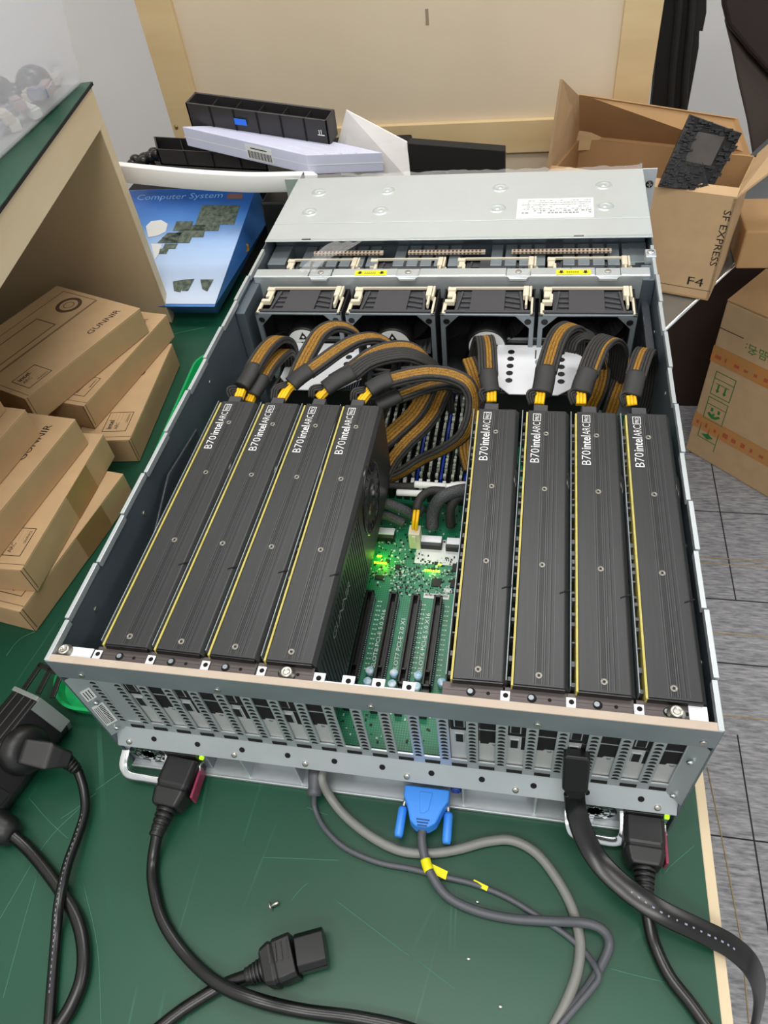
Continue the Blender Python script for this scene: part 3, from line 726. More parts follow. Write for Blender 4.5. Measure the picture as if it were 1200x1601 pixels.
# ================================================================ memory modules
dimm_e = mat('memory_highlight', '#6f7a69', .45, 0, 0, 260, col2='#c5ccbc')
def dimm():
    r = thing('memory_module', 'x', 'memory module')
    m = MB(); m.box((0, 0, 0), (.0013, .133, .029)); b = m.build('module_board', dimm_m, r, .0002)
    m = MB(); random.seed(8); y = .001
    while y < .128: l = random.uniform(.002, .010); m.box((-.0003 - random.random() * .0006, y, .026), (.0018 + random.random() * .0005, y + l, .0292)); y += l + random.uniform(.001, .005)
    m.build('highlight_edge', dimm_e, b)  # pale jagged bits: highlights along the module tops, put into the colour
    m = MB()
    for k in range(9): m.box((-.0007, .007 + k * .0135, .008), (.0020, .0165 + k * .0135, .024))
    m.build('memory_chip', blk_mt, b)
    m = MB(); m.box((-.002, -.006, -.004), (.0033, .139, .004)); m.box((-.0015, -.006, .004), (.0028, -.002, .022)); m.box((-.0015, .135, .004), (.0028, .139, .022)); m.build('socket', blk, r)
    m = MB(); m.box((-.001, -.0085, .013), (.0023, -.002, .026)); m.box((-.001, .135, .013), (.0023, .1415, .026)); build_each(m, 'ejector', label_w, r, .0004)
    return r
d0 = dimm(); dl = 14
for k in range(dl):
    d = d0 if k == 0 else copy_tree(d0)
    x = .1650 + k * .0080; d.location = (x, .296 - .0006 * k, .0492); d['group'] = 'memory modules between the coolers'
    d['label'] = ('%s upright memory module from the left, between the two coolers' % ['first', 'second', 'third', 'fourth', 'fifth', 'sixth', 'seventh', 'eighth', 'ninth', 'tenth', 'eleventh', 'twelfth', 'thirteenth', 'fourteenth'][k])
    if k in (6, 9, 12):
        MB().box((x + .0030, .293, .047), (x + .0052, .432, .072)).build('blue_latch_bar', blue_dimm, d)
# ================================================================ power cables inside the server
def bundle(name, label, pts, nw=5, gold=(1, 2, 3), r=.0019, layers=2, up=(0, 0, 1), n=8, cat='cable', group='sleeved power cables', bottomgold=False):
    P = spline(pts, n); b = thing(name, label, cat, P[0], 0, group)
    G = MB(); K = MB()
    for ly in range(layers):
        for q in range(nw):
            off = (q - (nw - 1) / 2) * r * 1.85
            g = q in gold and (ly == 0 or bottomgold)
            (G if g else K).tube(P, r, 8, 0, (off, -ly * r * 1.8), None, up)
    if gold: G.build('gold_wires', gold_w, b)
    K.build('black_wires', blk_w, b)
    return b
def sleeve(b, pts, w, h, up=(0, 0, 1)):
    P = spline(pts, 6); prof = [(w * math.cos(t), h * math.sin(t)) for t in [2 * math.pi * k / 16 for k in range(16)]]
    MB().tube(P, 0, 16, 0, (0, 0), prof, up).build('heat_shrink', shrink, b)
def yellow(b, pts, n=3, r=.0016, dark=1):
    P = spline(pts, 5); m = MB()
    for q in range(n): m.tube(P, r, 8, 0, ((q - (n - 1) / 2) * r * 1.8, 0)); m.tube(P, r, 8, 0, ((q - (n - 1) / 2) * r * 1.8, -r * 1.8))
    m.build('yellow_wires', yel_w, b)
    if dark:
        m = MB(); Q = [P[0] + Vector((-.006, 0, 0)), P[0].lerp(P[-1], .5) + Vector((-.009, 0, .004)), P[-1] + Vector((-.004, 0, 0))]; Q = spline(Q, 5)
        for q in range(3): m.tube(Q, .0012, 8, 0, ((q - 1) * .0024, 0))
        m.build('dark_wires', blk_w, b)
def full(label, yl_, sl, bn, nw=5, gold=(1, 2, 3), w=.0085, h=.006, r=.0019, ny=3, layers=2, second=None):
    b = bundle('power_cable', label, pxs(bn), nw, gold, r, layers)
    if sl: sleeve(b, pxs(sl), w, h)
    if yl_: yellow(b, pxs(yl_), ny)
    return b
# left group
full('looped power cable above the leftmost card, first loop from the left wall', [(372, 622, .168), (377, 608, .172)], [(378, 605, .172), (388, 590, .175), (397, 572, .178)],
     [(392, 580, .177), (402, 562, .180), (418, 540, .178), (434, 528, .170), (448, 532, .155), (455, 550, .135), (452, 580, .11), (440, 610, .09)], 5, (1, 2, 3))
full('looped power cable with lower arch between the two left cards', [(388, 628, .160), (394, 616, .163)], [(394, 618, .163), (402, 605, .166), (410, 590, .168)],
     [(408, 592, .168), (420, 572, .168), (434, 556, .162), (446, 548, .150), (452, 562, .130), (448, 590, .105), (430, 620, .09)], 5, (1, 2, 3))
full('power cable of the second card from the left, rising in the tallest arch', None, [(462, 600, .172), (462, 592, .174)],
     [(462, 592, .174), (470, 572, .178), (484, 545, .183), (500, 520, .186), (522, 508, .184), (548, 513, .176), (566, 532, .160), (571, 560, .14), (568, 600, .11), (562, 640, .08)], 5, (1, 2, 3))
full('power cable of the second card from the left, lying over the white cooler', [(437, 626, .168), (448, 608, .172), (456, 600, .174)], [(455, 601, .174), (466, 591, .177), (484, 578, .180)],
     [(480, 580, .180), (500, 566, .183), (528, 546, .185), (558, 530, .184), (590, 527, .178), (614, 542, .165), (622, 570, .145), (612, 610, .115), (598, 650, .09)], 5, (1, 2, 3), .0095, .0065)
full('gold and black power cable of the third card, arching toward the middle', None, [(520, 596, .176), (540, 584, .178)],
     [(538, 586, .178), (560, 568, .180), (584, 551, .182), (612, 542, .180), (640, 542, .176), (662, 554, .165), (676, 576, .145), (684, 610, .12)], 5, (1, 2, 3))
full('mostly black sleeved power cable of the third card from the left', [(496, 622, .168), (505, 612, .172), (513, 605, .174)], [(508, 608, .173), (525, 596, .177), (552, 582, .180)],
     [(548, 584, .180), (572, 566, .182), (600, 556, .183), (632, 552, .181), (660, 560, .172), (684, 576, .155), (700, 600, .13), (706, 640, .10)], 5, (), .0095, .0065)
full('long gold and black power cable of the card with the side fan', [(562, 628, .168), (571, 616, .172), (578, 609, .174)], [(576, 610, .174), (592, 600, .177), (612, 592, .179)],
     [(608, 593, .179), (640, 585, .181), (670, 581, .181), (704, 585, .178), (730, 598, .172), (741, 622, .16), (738, 655, .145), (724, 684, .13), (696, 704, .115), (662, 720, .10), (630, 740, .088), (604, 752, .082)], 5, (1, 2, 3), .009, .006)
full('lower power cable of the card with the side fan, bending down behind it', [(590, 634, .155), (596, 628, .157)], [(588, 634, .156), (606, 626, .158), (624, 617, .160)],
     [(620, 619, .160), (645, 610, .160), (672, 601, .158), (700, 598, .150), (722, 606, .140)], 4, (1, 2))
full('gold power cable falling in front of the memory modules on their left', None, None,
     [(672, 598, .150), (662, 622, .14), (645, 648, .128), (622, 670, .118), (600, 690, .11), (585, 705, .105)], 5, (1, 2, 3, 4))
full('thin gold power cable crossing the memory modules diagonally', None, None,
     [(700, 600, .140), (690, 618, .132), (678, 645, .125), (660, 668, .12), (635, 692, .112), (612, 720, .10), (598, 748, .09)], 4, (1, 2, 3))
full('gold power cable dropping beside the cards right of the memory', None, None,
     [(733, 560, .150), (742, 585, .142), (750, 620, .125), (735, 660, .105), (728, 700, .09), (735, 735, .08)], 4, (1, 2, 3))
# right group
full('flat power cable of the first card right of the empty slots', [(768, 628, .168), (768, 612, .174)], [(767, 615, .172), (764, 598, .176), (763, 582, .178)],
     [(763, 586, .178), (762, 565, .182), (761, 545, .182), (758, 528, .176), (752, 530, .160), (745, 560, .135), (742, 610, .10)], 7, (3, 4), .0085, .006, .0014)
full('broad gold striped power cable of the second card right of the empty slots', [(842, 632, .168), (845, 612, .174)], [(846, 616, .172), (850, 598, .176), (853, 576, .180)],
     [(853, 580, .180), (860, 556, .184), (868, 532, .186), (880, 514, .184), (896, 508, .178), (906, 520, .165), (905, 550, .14)], 7, (2, 3, 4), .0095, .0065, .0015)
full('black sleeved power cable curving beneath the gold striped arch', None, None,
     [(886, 548, .165), (892, 532, .170), (908, 522, .172), (926, 528, .165), (938, 548, .15), (946, 580, .12)], 6, (), .009, .006, .0015)
full('black sleeved power cable of the card with the display cable', [(908, 632, .168), (908, 612, .174)], [(907, 616, .172), (912, 598, .176), (920, 580, .180)],
     [(918, 584, .180), (926, 562, .183), (936, 540, .184), (950, 528, .180), (962, 532, .168), (968, 550, .15), (962, 590, .12), (950, 630, .09)], 7, (5,), .0095, .0065, .0015)
full('power cable of the rightmost card, close to the chassis wall', [(988, 634, .168), (986, 618, .174)], [(986, 620, .172), (990, 604, .176), (994, 584, .179)],
     [(993, 588, .179), (999, 568, .180), (1006, 550, .174), (1012, 548, .160), (1014, 575, .13), (1008, 620, .10), (998, 650, .08)], 7, (2, 3), .0085, .0055, .0014)
full('gold cable hanging in front of the right cooler edge, left strand', None, None, [(938, 560, .135), (944, 580, .128), (938, 610, .115), (925, 640, .095), (918, 665, .08)], 4, (1, 2, 3))
full('gold cable hanging down between the two rightmost cards', None, None, [(972, 560, .13), (970, 590, .12), (960, 620, .11), (950, 650, .09)], 4, (0, 1, 2))
full('tangled black cable loop low beside the right hand cooler', None, None, [(952, 540, .14), (958, 575, .125), (952, 610, .11), (940, 640, .08)], 5, ())
# cooler-side dark bundles, connector on the board, white sleeves
def simple(name, label, pts, r, m, cat='cable', n=10, group=None, seg=12):
    P = spline(pts, n); o = MB().tube(P, r, seg).build(name, m); return tag(o, label, cat, group)
simple('sleeved_cable', 'grey braided cable curving down into the white header area', pxs([(742, 765, .085), (715, 768, .088), (690, 778, .085), (677, 800, .07), (675, 825, .055)]), .0065, mesh_w)
simple('sleeved_cable', 'second grey braided cable looping at the board edge by the right cards', pxs([(738, 772, .08), (716, 778, .082), (704, 795, .075), (704, 822, .055)]), .0048, blk_w)
simple('sleeved_cable', 'braided cable running left under the fan card, upper of two', pxs([(585, 786, .075), (608, 788, .075), (632, 798, .068), (648, 806, .06), (660, 790, .066)]), .0050, mesh_w)
simple('sleeved_cable', 'braided cable running left under the fan card, lower of two', pxs([(580, 800, .065), (606, 806, .062), (632, 818, .056)]), .0050, mesh_w)
simple('white_cable_sleeve', 'short white sleeve lying across the board, upper left one', pxs([(648, 757, .085), (675, 759, .085), (700, 761, .084)]), .0034, foamw, 'cable sleeve')
simple('white_cable_sleeve', 'short white sleeve lying across the board, lower left one', pxs([(620, 770, .078), (645, 771, .078), (668, 772, .078)]), .0034, foamw, 'cable sleeve')
simple('white_cable_sleeve', 'wrinkled white sleeve next to the right hand cards', pxs([(698, 764, .087), (715, 760, .088), (732, 760, .086)]), .0046, foamw, 'cable sleeve')
simple('black_ribbon_cable', 'black ridged cable lying left of the white sleeves', pxs([(600, 758, .082), (625, 760, .082), (650, 760, .082)]), .0036, blk_w)
pc_ = thing('board_power_plug', 'cream four pin plug with yellow wires on the green board', 'plug', (.222, .235, .045))
p0 = az(648, 848, .055)
m = MB(); m.box((p0.x - .0055, p0.y - .001, .046), (p0.x + .0055, p0.y + .011, .068)); m.box((p0.x - .002, p0.y - .0025, .056), (p0.x + .002, p0.y, .066)); m.build('plug_body', cream, pc_, .0006)
yw = MB(); P = spline([(p0.x, p0.y + .005, .066), (p0.x + .001, p0.y + .008, .078), az(655, 782, .086), az(672, 768, .088), az(695, 768, .086)], 8)
for q in (-1, 1): yw.tube(P[:18], .0016, 8, 0, (q * .0018, 0))
yw.build('yellow_wires', yel_w, pc_)
m = MB(); m.tube(P[12:], .0042, 10, 0); m.build('black_wires', blk_w, pc_)
# cable mass in front of the fans
random.seed(21)
for k, (x0, x1, y, z, lab) in enumerate(((.155, .285, .405, .105, 'dark cable bundle crossing behind the memory modules'), (.16, .28, .425, .09, 'low dark cable bundle at the foot of the middle fans'))):
    b = thing('cable_bundle', lab, 'cable', (x0, y, z)); m = MB()
    for q in range(9): m.tube(spline([(x0, y + random.uniform(-.01, .01), z + random.uniform(-.01, .01)), ((x0 + x1) / 2 + random.uniform(-.02, .02), y + random.uniform(-.012, .012), z + random.uniform(-.012, .014)), (x1, y + random.uniform(-.01, .01), z + random.uniform(-.015, .01))], 6), .0022, 6)
    m.build('black_wires', blk_w, b)
simple('signal_wire', 'thin blue wire among the cables above the middle of the board', pxs([(636, 558, .14), (648, 564, .142), (660, 574, .135)]), .0012, mat('blue_wire', '#2f6fe0', .4), 'wire')
simple('signal_wire', 'thin orange wire among the cables above the middle of the board', pxs([(640, 556, .142), (652, 562, .143), (664, 562, .138)]), .0012, mat('orange_wire', '#d8622a', .4), 'wire')
# air baffle by the left wall
m = MB(); m.prism([(.010, .06, .062), (.010, .25, .062), (.010, .27, .150), (.010, .20, .158), (.010, .10, .120)], (.002, 0, 0)); o = m.build('air_baffle', clearp, None, .001); tag(o, 'dark translucent plastic sheet standing along the left chassis wall', 'air baffle')
# ================================================================ rear ports and power supplies
def psu(x0, lab):
    r = thing('power_supply', lab, 'power supply', (x0 + .035, .03, .003)); x1 = x0 + .074
    m = MB(); m.box((x0, .002, .003), (x1, .200, .0355)); m.build('housing', steel_dk, r, .0006)
    m = MB(); cx, cz = x0 + .020, .0195
    m.lathe((cx, .0021, cz), (0, -1, 0), [(.0165, 0), (.0165, .0003)], 30); m.build('fan_opening', hole, r)
    m = MB(); m.lathe((cx, .0018, cz), (0, -1, 0), [(.0075, 0), (.0075, .0006)], 20)
    for k in range(8):
        a = 2 * math.pi * k / 8; c, s_ = math.cos(a), math.sin(a)
        m.obox((cx - .001 * s_, .0012, cz + .001 * c), (.0155 * c, 0, .0155 * s_), (0, .0006, 0), (.0038 * s_, 0, -.0038 * c))
    for R in (.0112,):
        for k in range(30):
            a = 2 * math.pi * k / 30; b = a + .21
            m.hexa([(cx + q * math.cos(t), yy, cz + q * math.sin(t)) for yy in (.0012, .0018) for q, t in ((R, a), (R + .001, a), (R + .001, b), (R, b))])
    m.build('fan_grille', chrome, r)
    P = spline([(x0 + .001, .002, .024), (x0 + .0015, -.010, .020), (x0 + .006, -.0160, .014), (x0 + .020, -.0165, .012), (x0 + .036, -.0165, .012), (x0 + .041, -.012, .018), (x0 + .041, .002, .026)], 6)
    m = MB(); m.tube(P, 0, 4, 0, (0, 0), [(-.0035, -.0010), (.0035, -.0010), (.0035, .0010), (-.0035, .0010)], (0, 0, 1)); m.build('handle', chrome, r, .0004)
    m = MB(); m.box((x0 + .040, -.0012, .005), (x0 + .068, .003, .034)); m.build('inlet', blk, r, .0006)
    MB().box((x0 + .0695, -.0004, .026), (x0 + .0725, .0022, .029)).build('status_light', led_s, r)
    lt = MB().box((x0 + .0690, -.030, .008), (x0 + .0712, -.004, .021)).build('release_tab', purple, r, .0006)
    m = MB(); m.tube(spline([(x0 + .070, .002, .018), (x0 + .070, -.004, .023), (x0 + .0702, -.009, .018)], 5), .0009, 8); m.build('tab_wire', chrome, r)
    return r
psu(.0015, 'power supply with chrome handle at the left end of the server rear')
psu(.3700, 'power supply with chrome handle at the right end of the server rear')
def oct_(w, h, c): return [(-w + c, -h), (w - c, -h), (w, -h + c), (w, h - c), (w - c, h), (-w + c, h), (-w, h - c), (-w, -h + c)]
def plug_cord(label, p0, p1, cord, r=.0042, body=(.0145, .0115), name='mains_cable'):
    # p0: face at the socket, p1: where the cord leaves; cord: list of 3D points
    p0 = Vector(p0); p1 = Vector(p1); b = thing(name, label, 'cable', (p0.x, p0.y, 0)); d = (p1 - p0); L_ = d.length; d.normalize()
    m = MB(); st = [(0, 1, 1), (.34, 1, 1), (.37, .93, .93), (.40, .93, .93), (.43, 1, .98), (.60, .84, .9), (.64, .74, .8)]
    rings = []
    sd = d.cross(Vector((0, 0, 1))).normalized(); up = sd.cross(d)
    for t, a, c in st: rings.append([m.bm.verts.new(p0 + d * (L_ * t) + sd * (x * a) + up * (y * c)) for x, y in oct_(body[0], body[1], .003)])
    for a, c in zip(rings, rings[1:]):
        for i in range(8): m._f([a[i], a[(i + 1) % 8], c[(i + 1) % 8], c[i]])
    m._f(rings[0]); m._f(rings[-1]); m.build('plug_body', blk, b, .0012)
    m = MB(); k = 5
    for q in range(k):
        a = p0 + d * (L_ * (.64 + .36 * q / k)); rr = .0082 - .0006 * q
        m.cyl(a, a + d * (L_ * .36 / k * .72), rr, 16)
    m.cyl(p0 + d * L_ * .6, p1, .0058, 14); m.build('strain_relief', blk, b, .0004)
    m = MB().tube(spline([p1 - d * .004] + cord, 12), r, 14).build('cord', cable_bk, b)
    return b
R4 = .0046
plug_cord('thick black power cord plugged into the left power supply', (.0565, -.001, .0185), tuple(az(243, 1308, .016)), pxs([(239, 1345, .006), (240, 1385, R4), (255, 1440, R4), (290, 1492, R4), (340, 1537, .010), (400, 1563, .012), (470, 1580, R4), (560, 1592, R4), (640, 1610, R4), (700, 1640, R4)]), R4)
plug_cord('thick black power cord plugged into the right power supply', (.4245, -.001, .0190), tuple(az(1008, 1402, .018)), pxs([(1012, 1430, .012), (1022, 1475, .006), (1045, 1525, R4), (1078, 1568, R4), (1110, 1612, R4), (1150, 1660, R4)]), R4)
# loose cord with IEC plug
e0 = az(505, 1482, .011); e1 = az(385, 1527, .009)
b = plug_cord('loose black power cord with its socket plug lying on the green table', tuple(az(462, 1494, .0115)), tuple(e1), pxs([(350, 1540, .005), (315, 1560, R4), (280, 1583, R4), (240, 1615, R4), (200, 1650, R4)]), R4, (.0145, .0110))
d = (e0 - az(462, 1494, .0115)).normalized(); sd = d.cross(Vector((0, 0, 1))).normalized(); q = az(464, 1493, .0115)
m = MB(); m.prism([q + sd * x + Vector((0, 0, 1)) * y for x, y in oct_(.0125, .0085, .004)], d * .021); m.build('connector_nose', blk_gl, b, .0008)
m = MB(); 
for k in range(4): m.obox(az(430, 1502, .0) + Vector((0, 0, .0226)) + d * (k * .0042) - sd * .006, sd * .012, d * .0012, (0, 0, .0006))
build_each(m, 'grip_rib', blk_gl, b)
# flat display cable into the card
dc = thing('display_cable', 'flat black display cable plugged into a card and running off the table edge', 'cable', (.37, -.01, .07))
A = Vector((.3690, .0070, .1080)); B = az(897, 1243, .070)
d = (B - A).normalized(); sd = Vector((1, 0, 0)); upv = sd.cross(d).normalized()
m = MB(); rr = []
for t, a, c in ((0, .0075, .0040), (.05, .0088, .0048), (.78, .0088, .0048), (.82, .0075, .0045), (1.0, .0052, .0036)): rr.append([m.bm.verts.new(A + (B - A) * t + sd * x + upv * y) for x, y in oct_(a, c, .001)])
for a, c in zip(rr, rr[1:]):
    for i in range(8): m._f([a[i], a[(i + 1) % 8], c[(i + 1) % 8], c[i]])
m._f(rr[0]); m._f(rr[-1]); m.build('plug_body', blk, dc, .0006)
P = [B - d * .004] + pxs([(900, 1265, .055), (912, 1305, .042), (935, 1346, .032), (975, 1386, .028), (1030, 1424, .026), (1092, 1454, .018), (1142, 1480, .008)]) + [az(1175, 1512, -.010), az(1187, 1552, -.06), az(1180, 1601, -.12), az(1165, 1650, -.18)]
m = MB(); m.tube(spline(P, 10), 0, 8, 0, (0, 0), oct_(.0078, .0019, .001), (0, 0, 1)); m.build('cord', cable_bk, dc)
cordp = mat('cord_print_grey', '#8d92a4', .6)
def cord_text(parent, pts, n, seed, side=.0, top=.002, sz=.0022):
    random.seed(seed); P = spline(pts, 20); m = MB()
    for k in range(4, len(P) - 4, n):
        a, c = P[k], P[k + 1]; t = (c - a).normalized(); s_ = t.cross(Vector((0, 0, 1))).normalized(); u_ = s_.cross(t)
        L_ = random.uniform(.0010, .0022); m.obox(a + s_ * (side - sz * .3) + u_ * top, t * L_, s_ * sz * .45, u_ * .0002)
    m.build('cord_print', cordp, parent)
cord_text(dc, P[4:9], 4, 3, .001, .0019, .0026)
# VGA connector and cable
vg = thing('monitor_cable', 'blue monitor plug in the server rear with its dark grey cable', 'cable', (.262, 0, .018))
zc = .0205
m = MB(); poly = [(.2440, .0005), (.2795, .0005), (.2795, -.008), (.2760, -.014), (.2715, -.026), (.2660, -.030), (.2560, -.030), (.2515, -.026), (.2475, -.014), (.2440, -.008)]
m.prism([(x + .0005, y, zc - .0075) for x, y in poly], (0, 0, .015)); vb = m.build('plug_body', vga_blue, vg, .0016, 3)
m = MB(); m.prism([(x, y, zc + .0076) for x, y in ((.2570, -.004), (.2670, -.004), (.2655, -.017), (.2625, -.020), (.2590, -.020))], (0, 0, .0006)); m.build('grip_ridge', vga_blue, vb, .0005)
for x in (.2455, .2785):
    m = MB(); m.cyl((x, -.002, zc - .004), (x + (.0015 if x > .26 else -.0015), -.016, zc - .005), .0013, 10); sc = m.build('screw_shaft', screwm, vg)
    x2 = x + (.0015 if x > .26 else -.0015)
    m = MB(); m.lathe((x2, -.013, zc - .005), (.03 if x > .26 else -.03, -1, -.1), [(.0030, 0), (.0036, .002), (.0036, .020), (.0028, .0225)], 12); m.build('thumb_screw', vga_blue, vg)
m = MB()
for k in range(3): m.box((.2570 + k * .0006, -.0245 - k * .0022, zc + .0075), (.2670 - k * .0006, -.0253 - k * .0022, zc + .0080))
m.build('relief_groove', mat('dark_blue_groove', '#123e78', .5), vb)
gr = .0034
PV = [Vector((.262, -.028, zc - .002))] + pxs([(659, 1310, .014), (663, 1338, .010), (674, 1368, .010), (700, 1402, .006), (745, 1424, .004), (800, 1436, .004), (860, 1440, .0055), (915, 1443, .012), (943, 1455, .011), (952, 1478, .006), (938, 1512, .004), (915, 1550, .004), (880, 1592, .004), (850, 1630, .004)])
MB().tube(spline(PV, 10), gr, 12).build('cord', cable_dg, vg)
# network cable
nc = thing('network_cable', 'thick light grey cable looping across the table from the server rear', 'cable', (.18, -.01, .015))
MB().tube(spline([Vector((.176, .012, .022))] + pxs([(503, 1218, .020), (516, 1246, .008), (540, 1276, .004), (580, 1308, .004), (625, 1330, .004), (672, 1334, .004), (715, 1328, .004), (760, 1316, .004), (800, 1314, .004), (838, 1334, .004), (870, 1374, .004), (894, 1420, .004), (906, 1470, .004), (903, 1515, .004), (888, 1560, .004), (866, 1605, .004), (840, 1650, .004)]), 10), .0037, 12).build('cord', cable_gy, nc)
# usb-like cable
uc = thing('data_cable', 'thin dark grey cable with a long moulded plug beside the light grey one', 'cable', (.17, -.01, .015))
a = Vector((.1690, .008, .022)); c = az(491, 1240, .014)
m = MB(); d = (c - a).normalized(); m.lathe(a, d, [(.0062, 0), (.0060, .010), (.0052, (c - a).length - .004), (.0058, (c - a).length - .003), (.0058, (c - a).length + .002), (.003, (c - a).length + .0022)], 14); m.build('plug_body', cable_dg, uc)
PU = [c] + pxs([(492, 1264, .004), (508, 1296, .003), (540, 1326, .003), (590, 1348, .003), (640, 1358, .003), (690, 1370, .004), (740, 1382, .003), (790, 1402, .003), (840, 1432, .003), (885, 1462, .0035), (915, 1490, .004), (932, 1515, .0085), (935, 1530, .009), (925, 1545, .009), (900, 1575, .009), (870, 1610, .009)])
MB().tube(spline(PU, 10), .0022, 10).build('cord', cable_dg, uc)
# yellow flags
yt = thing('cable_flag', 'yellow tape flag wrapped round the monitor cable', 'tape', tuple(az(668, 1356, 0)))
i0 = spline(PV, 10); MB().tube(i0[22:29], gr + .0005, 12).build('tape_wrap', label_y, yt)
q = az(672, 1364, .009); MB().obox(q, Vector((.012, -.003, -.002)), Vector((.001, .006, 0)), (0, 0, .0004)).build('tape_tail', label_y, yt)
yt2 = MB().obox(az(738, 1382, .003), Vector((.011, -.004, .002)), Vector((.001, .003, .001)), (0, 0, .0004)).build('cable_flag', label_y); tag(yt2, 'small yellow tape piece on the thin grey cable', 'tape')
# chassis rear low openings
for a_, b_ in ((.1975, .2400), (.112, .150), (.292, .340)): MB().box((a_, .014, .006), (b_, .022, .031)).build('rear_plate', steel_dk, ch, .0006)
m = MB(); m.lathe((.2845, .004, .024), (0, -1, 0), [(.0045, 0), (.0040, .003), (.003, .0032), (.003, .001)], 14); m.build('blue_port', mat('navy_port', '#1c3a8c', .4), ch)
# loose screw
sc = thing('loose_screw', 'small silver screw lying alone on the green table', 'screw', tuple(az(424, 1418, 0)))
p = az(421, 1418, .003); d = Vector((.8, .5, .12)).normalized()
m = MB(); m.lathe(p, d, [(.0022, 0), (.0032, .0008), (.0034, .0014), (.0015, .0015)], 12); m.build('screw_head', screwm, sc)
m = MB(); m.lathe(p + d * .0014, d, [(.0013, 0), (.0013, .0055), (.0008, .0062)], 10); m.build('screw_thread', screwm, sc)
for u, v in ((732, 1499), (782, 1574), (746, 1410)): tag(MB().ball(az(u, v, .0006), .0010, 0, (1.6, 1, .6), 8).build('metal_chip', screwm), 'tiny metal chip on the bare front of the green table', 'chip', 'metal chips on the table')
# ================================================================ power strip with plugs on the left
u_ = Vector((-.255, -.967, 0)).normalized()
P1, P2, P3, P4 = az(26, 1072, .052), az(70, 1079, .052), az(114, 1121, .018), az(112, 1136, .001)
s0 = P4; nrm = Vector((-u_.y, u_.x, 0))
def onplane(p): return p - u_ * (p - s0).dot(u_)
Q = [onplane(p) for p in (P1, P2, P3, P4)]; Qb = Vector((Q[0].x, Q[0].y, .001))
ps = thing('power_strip', 'black aluminium power strip lying diagonally at the left table edge', 'power strip', (-.10, -.03, 0))
poly = [Qb, Q[0], Q[1], Q[2], Q[3]]
MB().prism([p + u_ * .004 for p in poly], u_ * .30).build('housing', socket_d, ps, .0012)
cp = MB().prism([p + (p - (Q[1] + Q[3]) / 2) * .03 for p in poly], u_ * .004).build('end_cap', alu, ps, .0004)
e1_ = (Q[2] - Q[1]); en = e1_.normalized(); fn = u_.cross(en).normalized()
if fn.z < 0: fn = -fn
m = MB(); m.obox(Q[1] + en * .001 + fn * .0004, u_ * .012, en * (e1_.length - .002), fn * .001); m.build('end_plate', alu, ps)
m = MB()
for t in (.2, .5, .8):
    a = Q[0].lerp(Q[1], t); m.obox(a + u_ * .004, u_ * .30, (Q[1] - Q[0]).normalized() * .0012, (0, 0, .0006))
m.build('housing_ridge', fan_pl, ps)
m = MB()
zb_ = .030
A_, B_, C_, D_ = az(40, 1076, zb_), az(64, 1041, zb_), az(96, 1054, zb_), az(84, 1088, zb_)
for a, b in ((A_, B_), (B_, C_), (C_, D_), (A_.lerp(D_, .5), B_.lerp(C_, .5))):
    dd_ = (b - a); n_ = Vector((-dd_.y, dd_.x, 0)).normalized(); m.obox(a - n_ * .0025 - dd_.normalized() * .0025, dd_ + dd_.normalized() * .005, n_ * .005, (0, 0, .002))
m.build('mounting_bracket', blk, ps, .0005)
def face(s_, t, h=0.): return Q[1] + u_ * s_ + en * (e1_.length * t) + fn * h
for s_ in (.088, .125):
    m = MB(); m.obox(face(s_ - .016, .12, .0002), u_ * .032, en * (e1_.length * .76), fn * .001); so = m.build('socket', blk, ps, .0008)
    m = MB()
    for a, t, l, w_ in ((-.006, .30, .002, .008), (.006, .30, .002, .008), (-.001, .62, .002, .009)): m.obox(face(s_ + a, t, .0011), u_ * l, en * w_, fn * .0004)
    build_each(m, 'socket_hole', hole, so)
    MB().obox(face(s_ + .004, .66, .0013), u_ * .0012, en * .010, fn * .0004).build('contact', chrome, so)
# angled plug on the strip
pg = thing('power_plug', 'black angled plug on the power strip with a thin printed cord', 'plug', tuple(face(.045, .5)))
c = face(.040, .5, 0)
m = MB(); m.lathe(c, fn, [(.0205, 0), (.021, .004), (.018, .012), (.012, .014)], 28); m.build('plug_base', blk, pg)
dv = (az(118, 1188, .022) - c); dv.normalize(); sd = dv.cross(fn).normalized()
m = MB(); rr = []
for t, a, h0, h1 in ((-.013, .010, .006, .026), (.008, .011, .006, .028), (.020, .0085, .004, .022), (.034, .0065, .002, .014)): rr.append([m.bm.verts.new(c + dv * t + sd * x + fn * h) for x, h in ((-a, h0), (a, h0), (a, h1), (-a, h1))])
for a, b_ in zip(rr, rr[1:]):
    for i in range(4): m._f([a[i], a[(i + 1) % 4], b_[(i + 1) % 4], b_[i]])
m._f(rr[0]); m._f(rr[-1]); m.build('plug_body', blk, pg, .002, 3)
tip = az(122, 1205, .018); m = MB(); st = c + dv * .030 + fn * .008; dd = (tip - st)
for q in range(5): m.cyl(st + dd * (.18 * q), st + dd * (.18 * q + .12), .0068 - .0004 * q, 14)
m.cyl(st, tip, .0045, 12); m.build('strain_relief', blk, pg)
PC = [tip] + pxs([(131, 1235, .012), (133, 1268, .009), (122, 1306, .010), (108, 1344, .0125), (98, 1382, .014), (91, 1420, .012), (88, 1460, .006), (84, 1510, .0045), (80, 1560, .0045), (77, 1601, .0045), (74, 1640, .0045)])
MB().tube(spline(PC, 10), .0040, 12).build('cord', cable_bk, pg)
cord_text(pg, PC[2:10], 4, 8, .0, .0040, .0012)
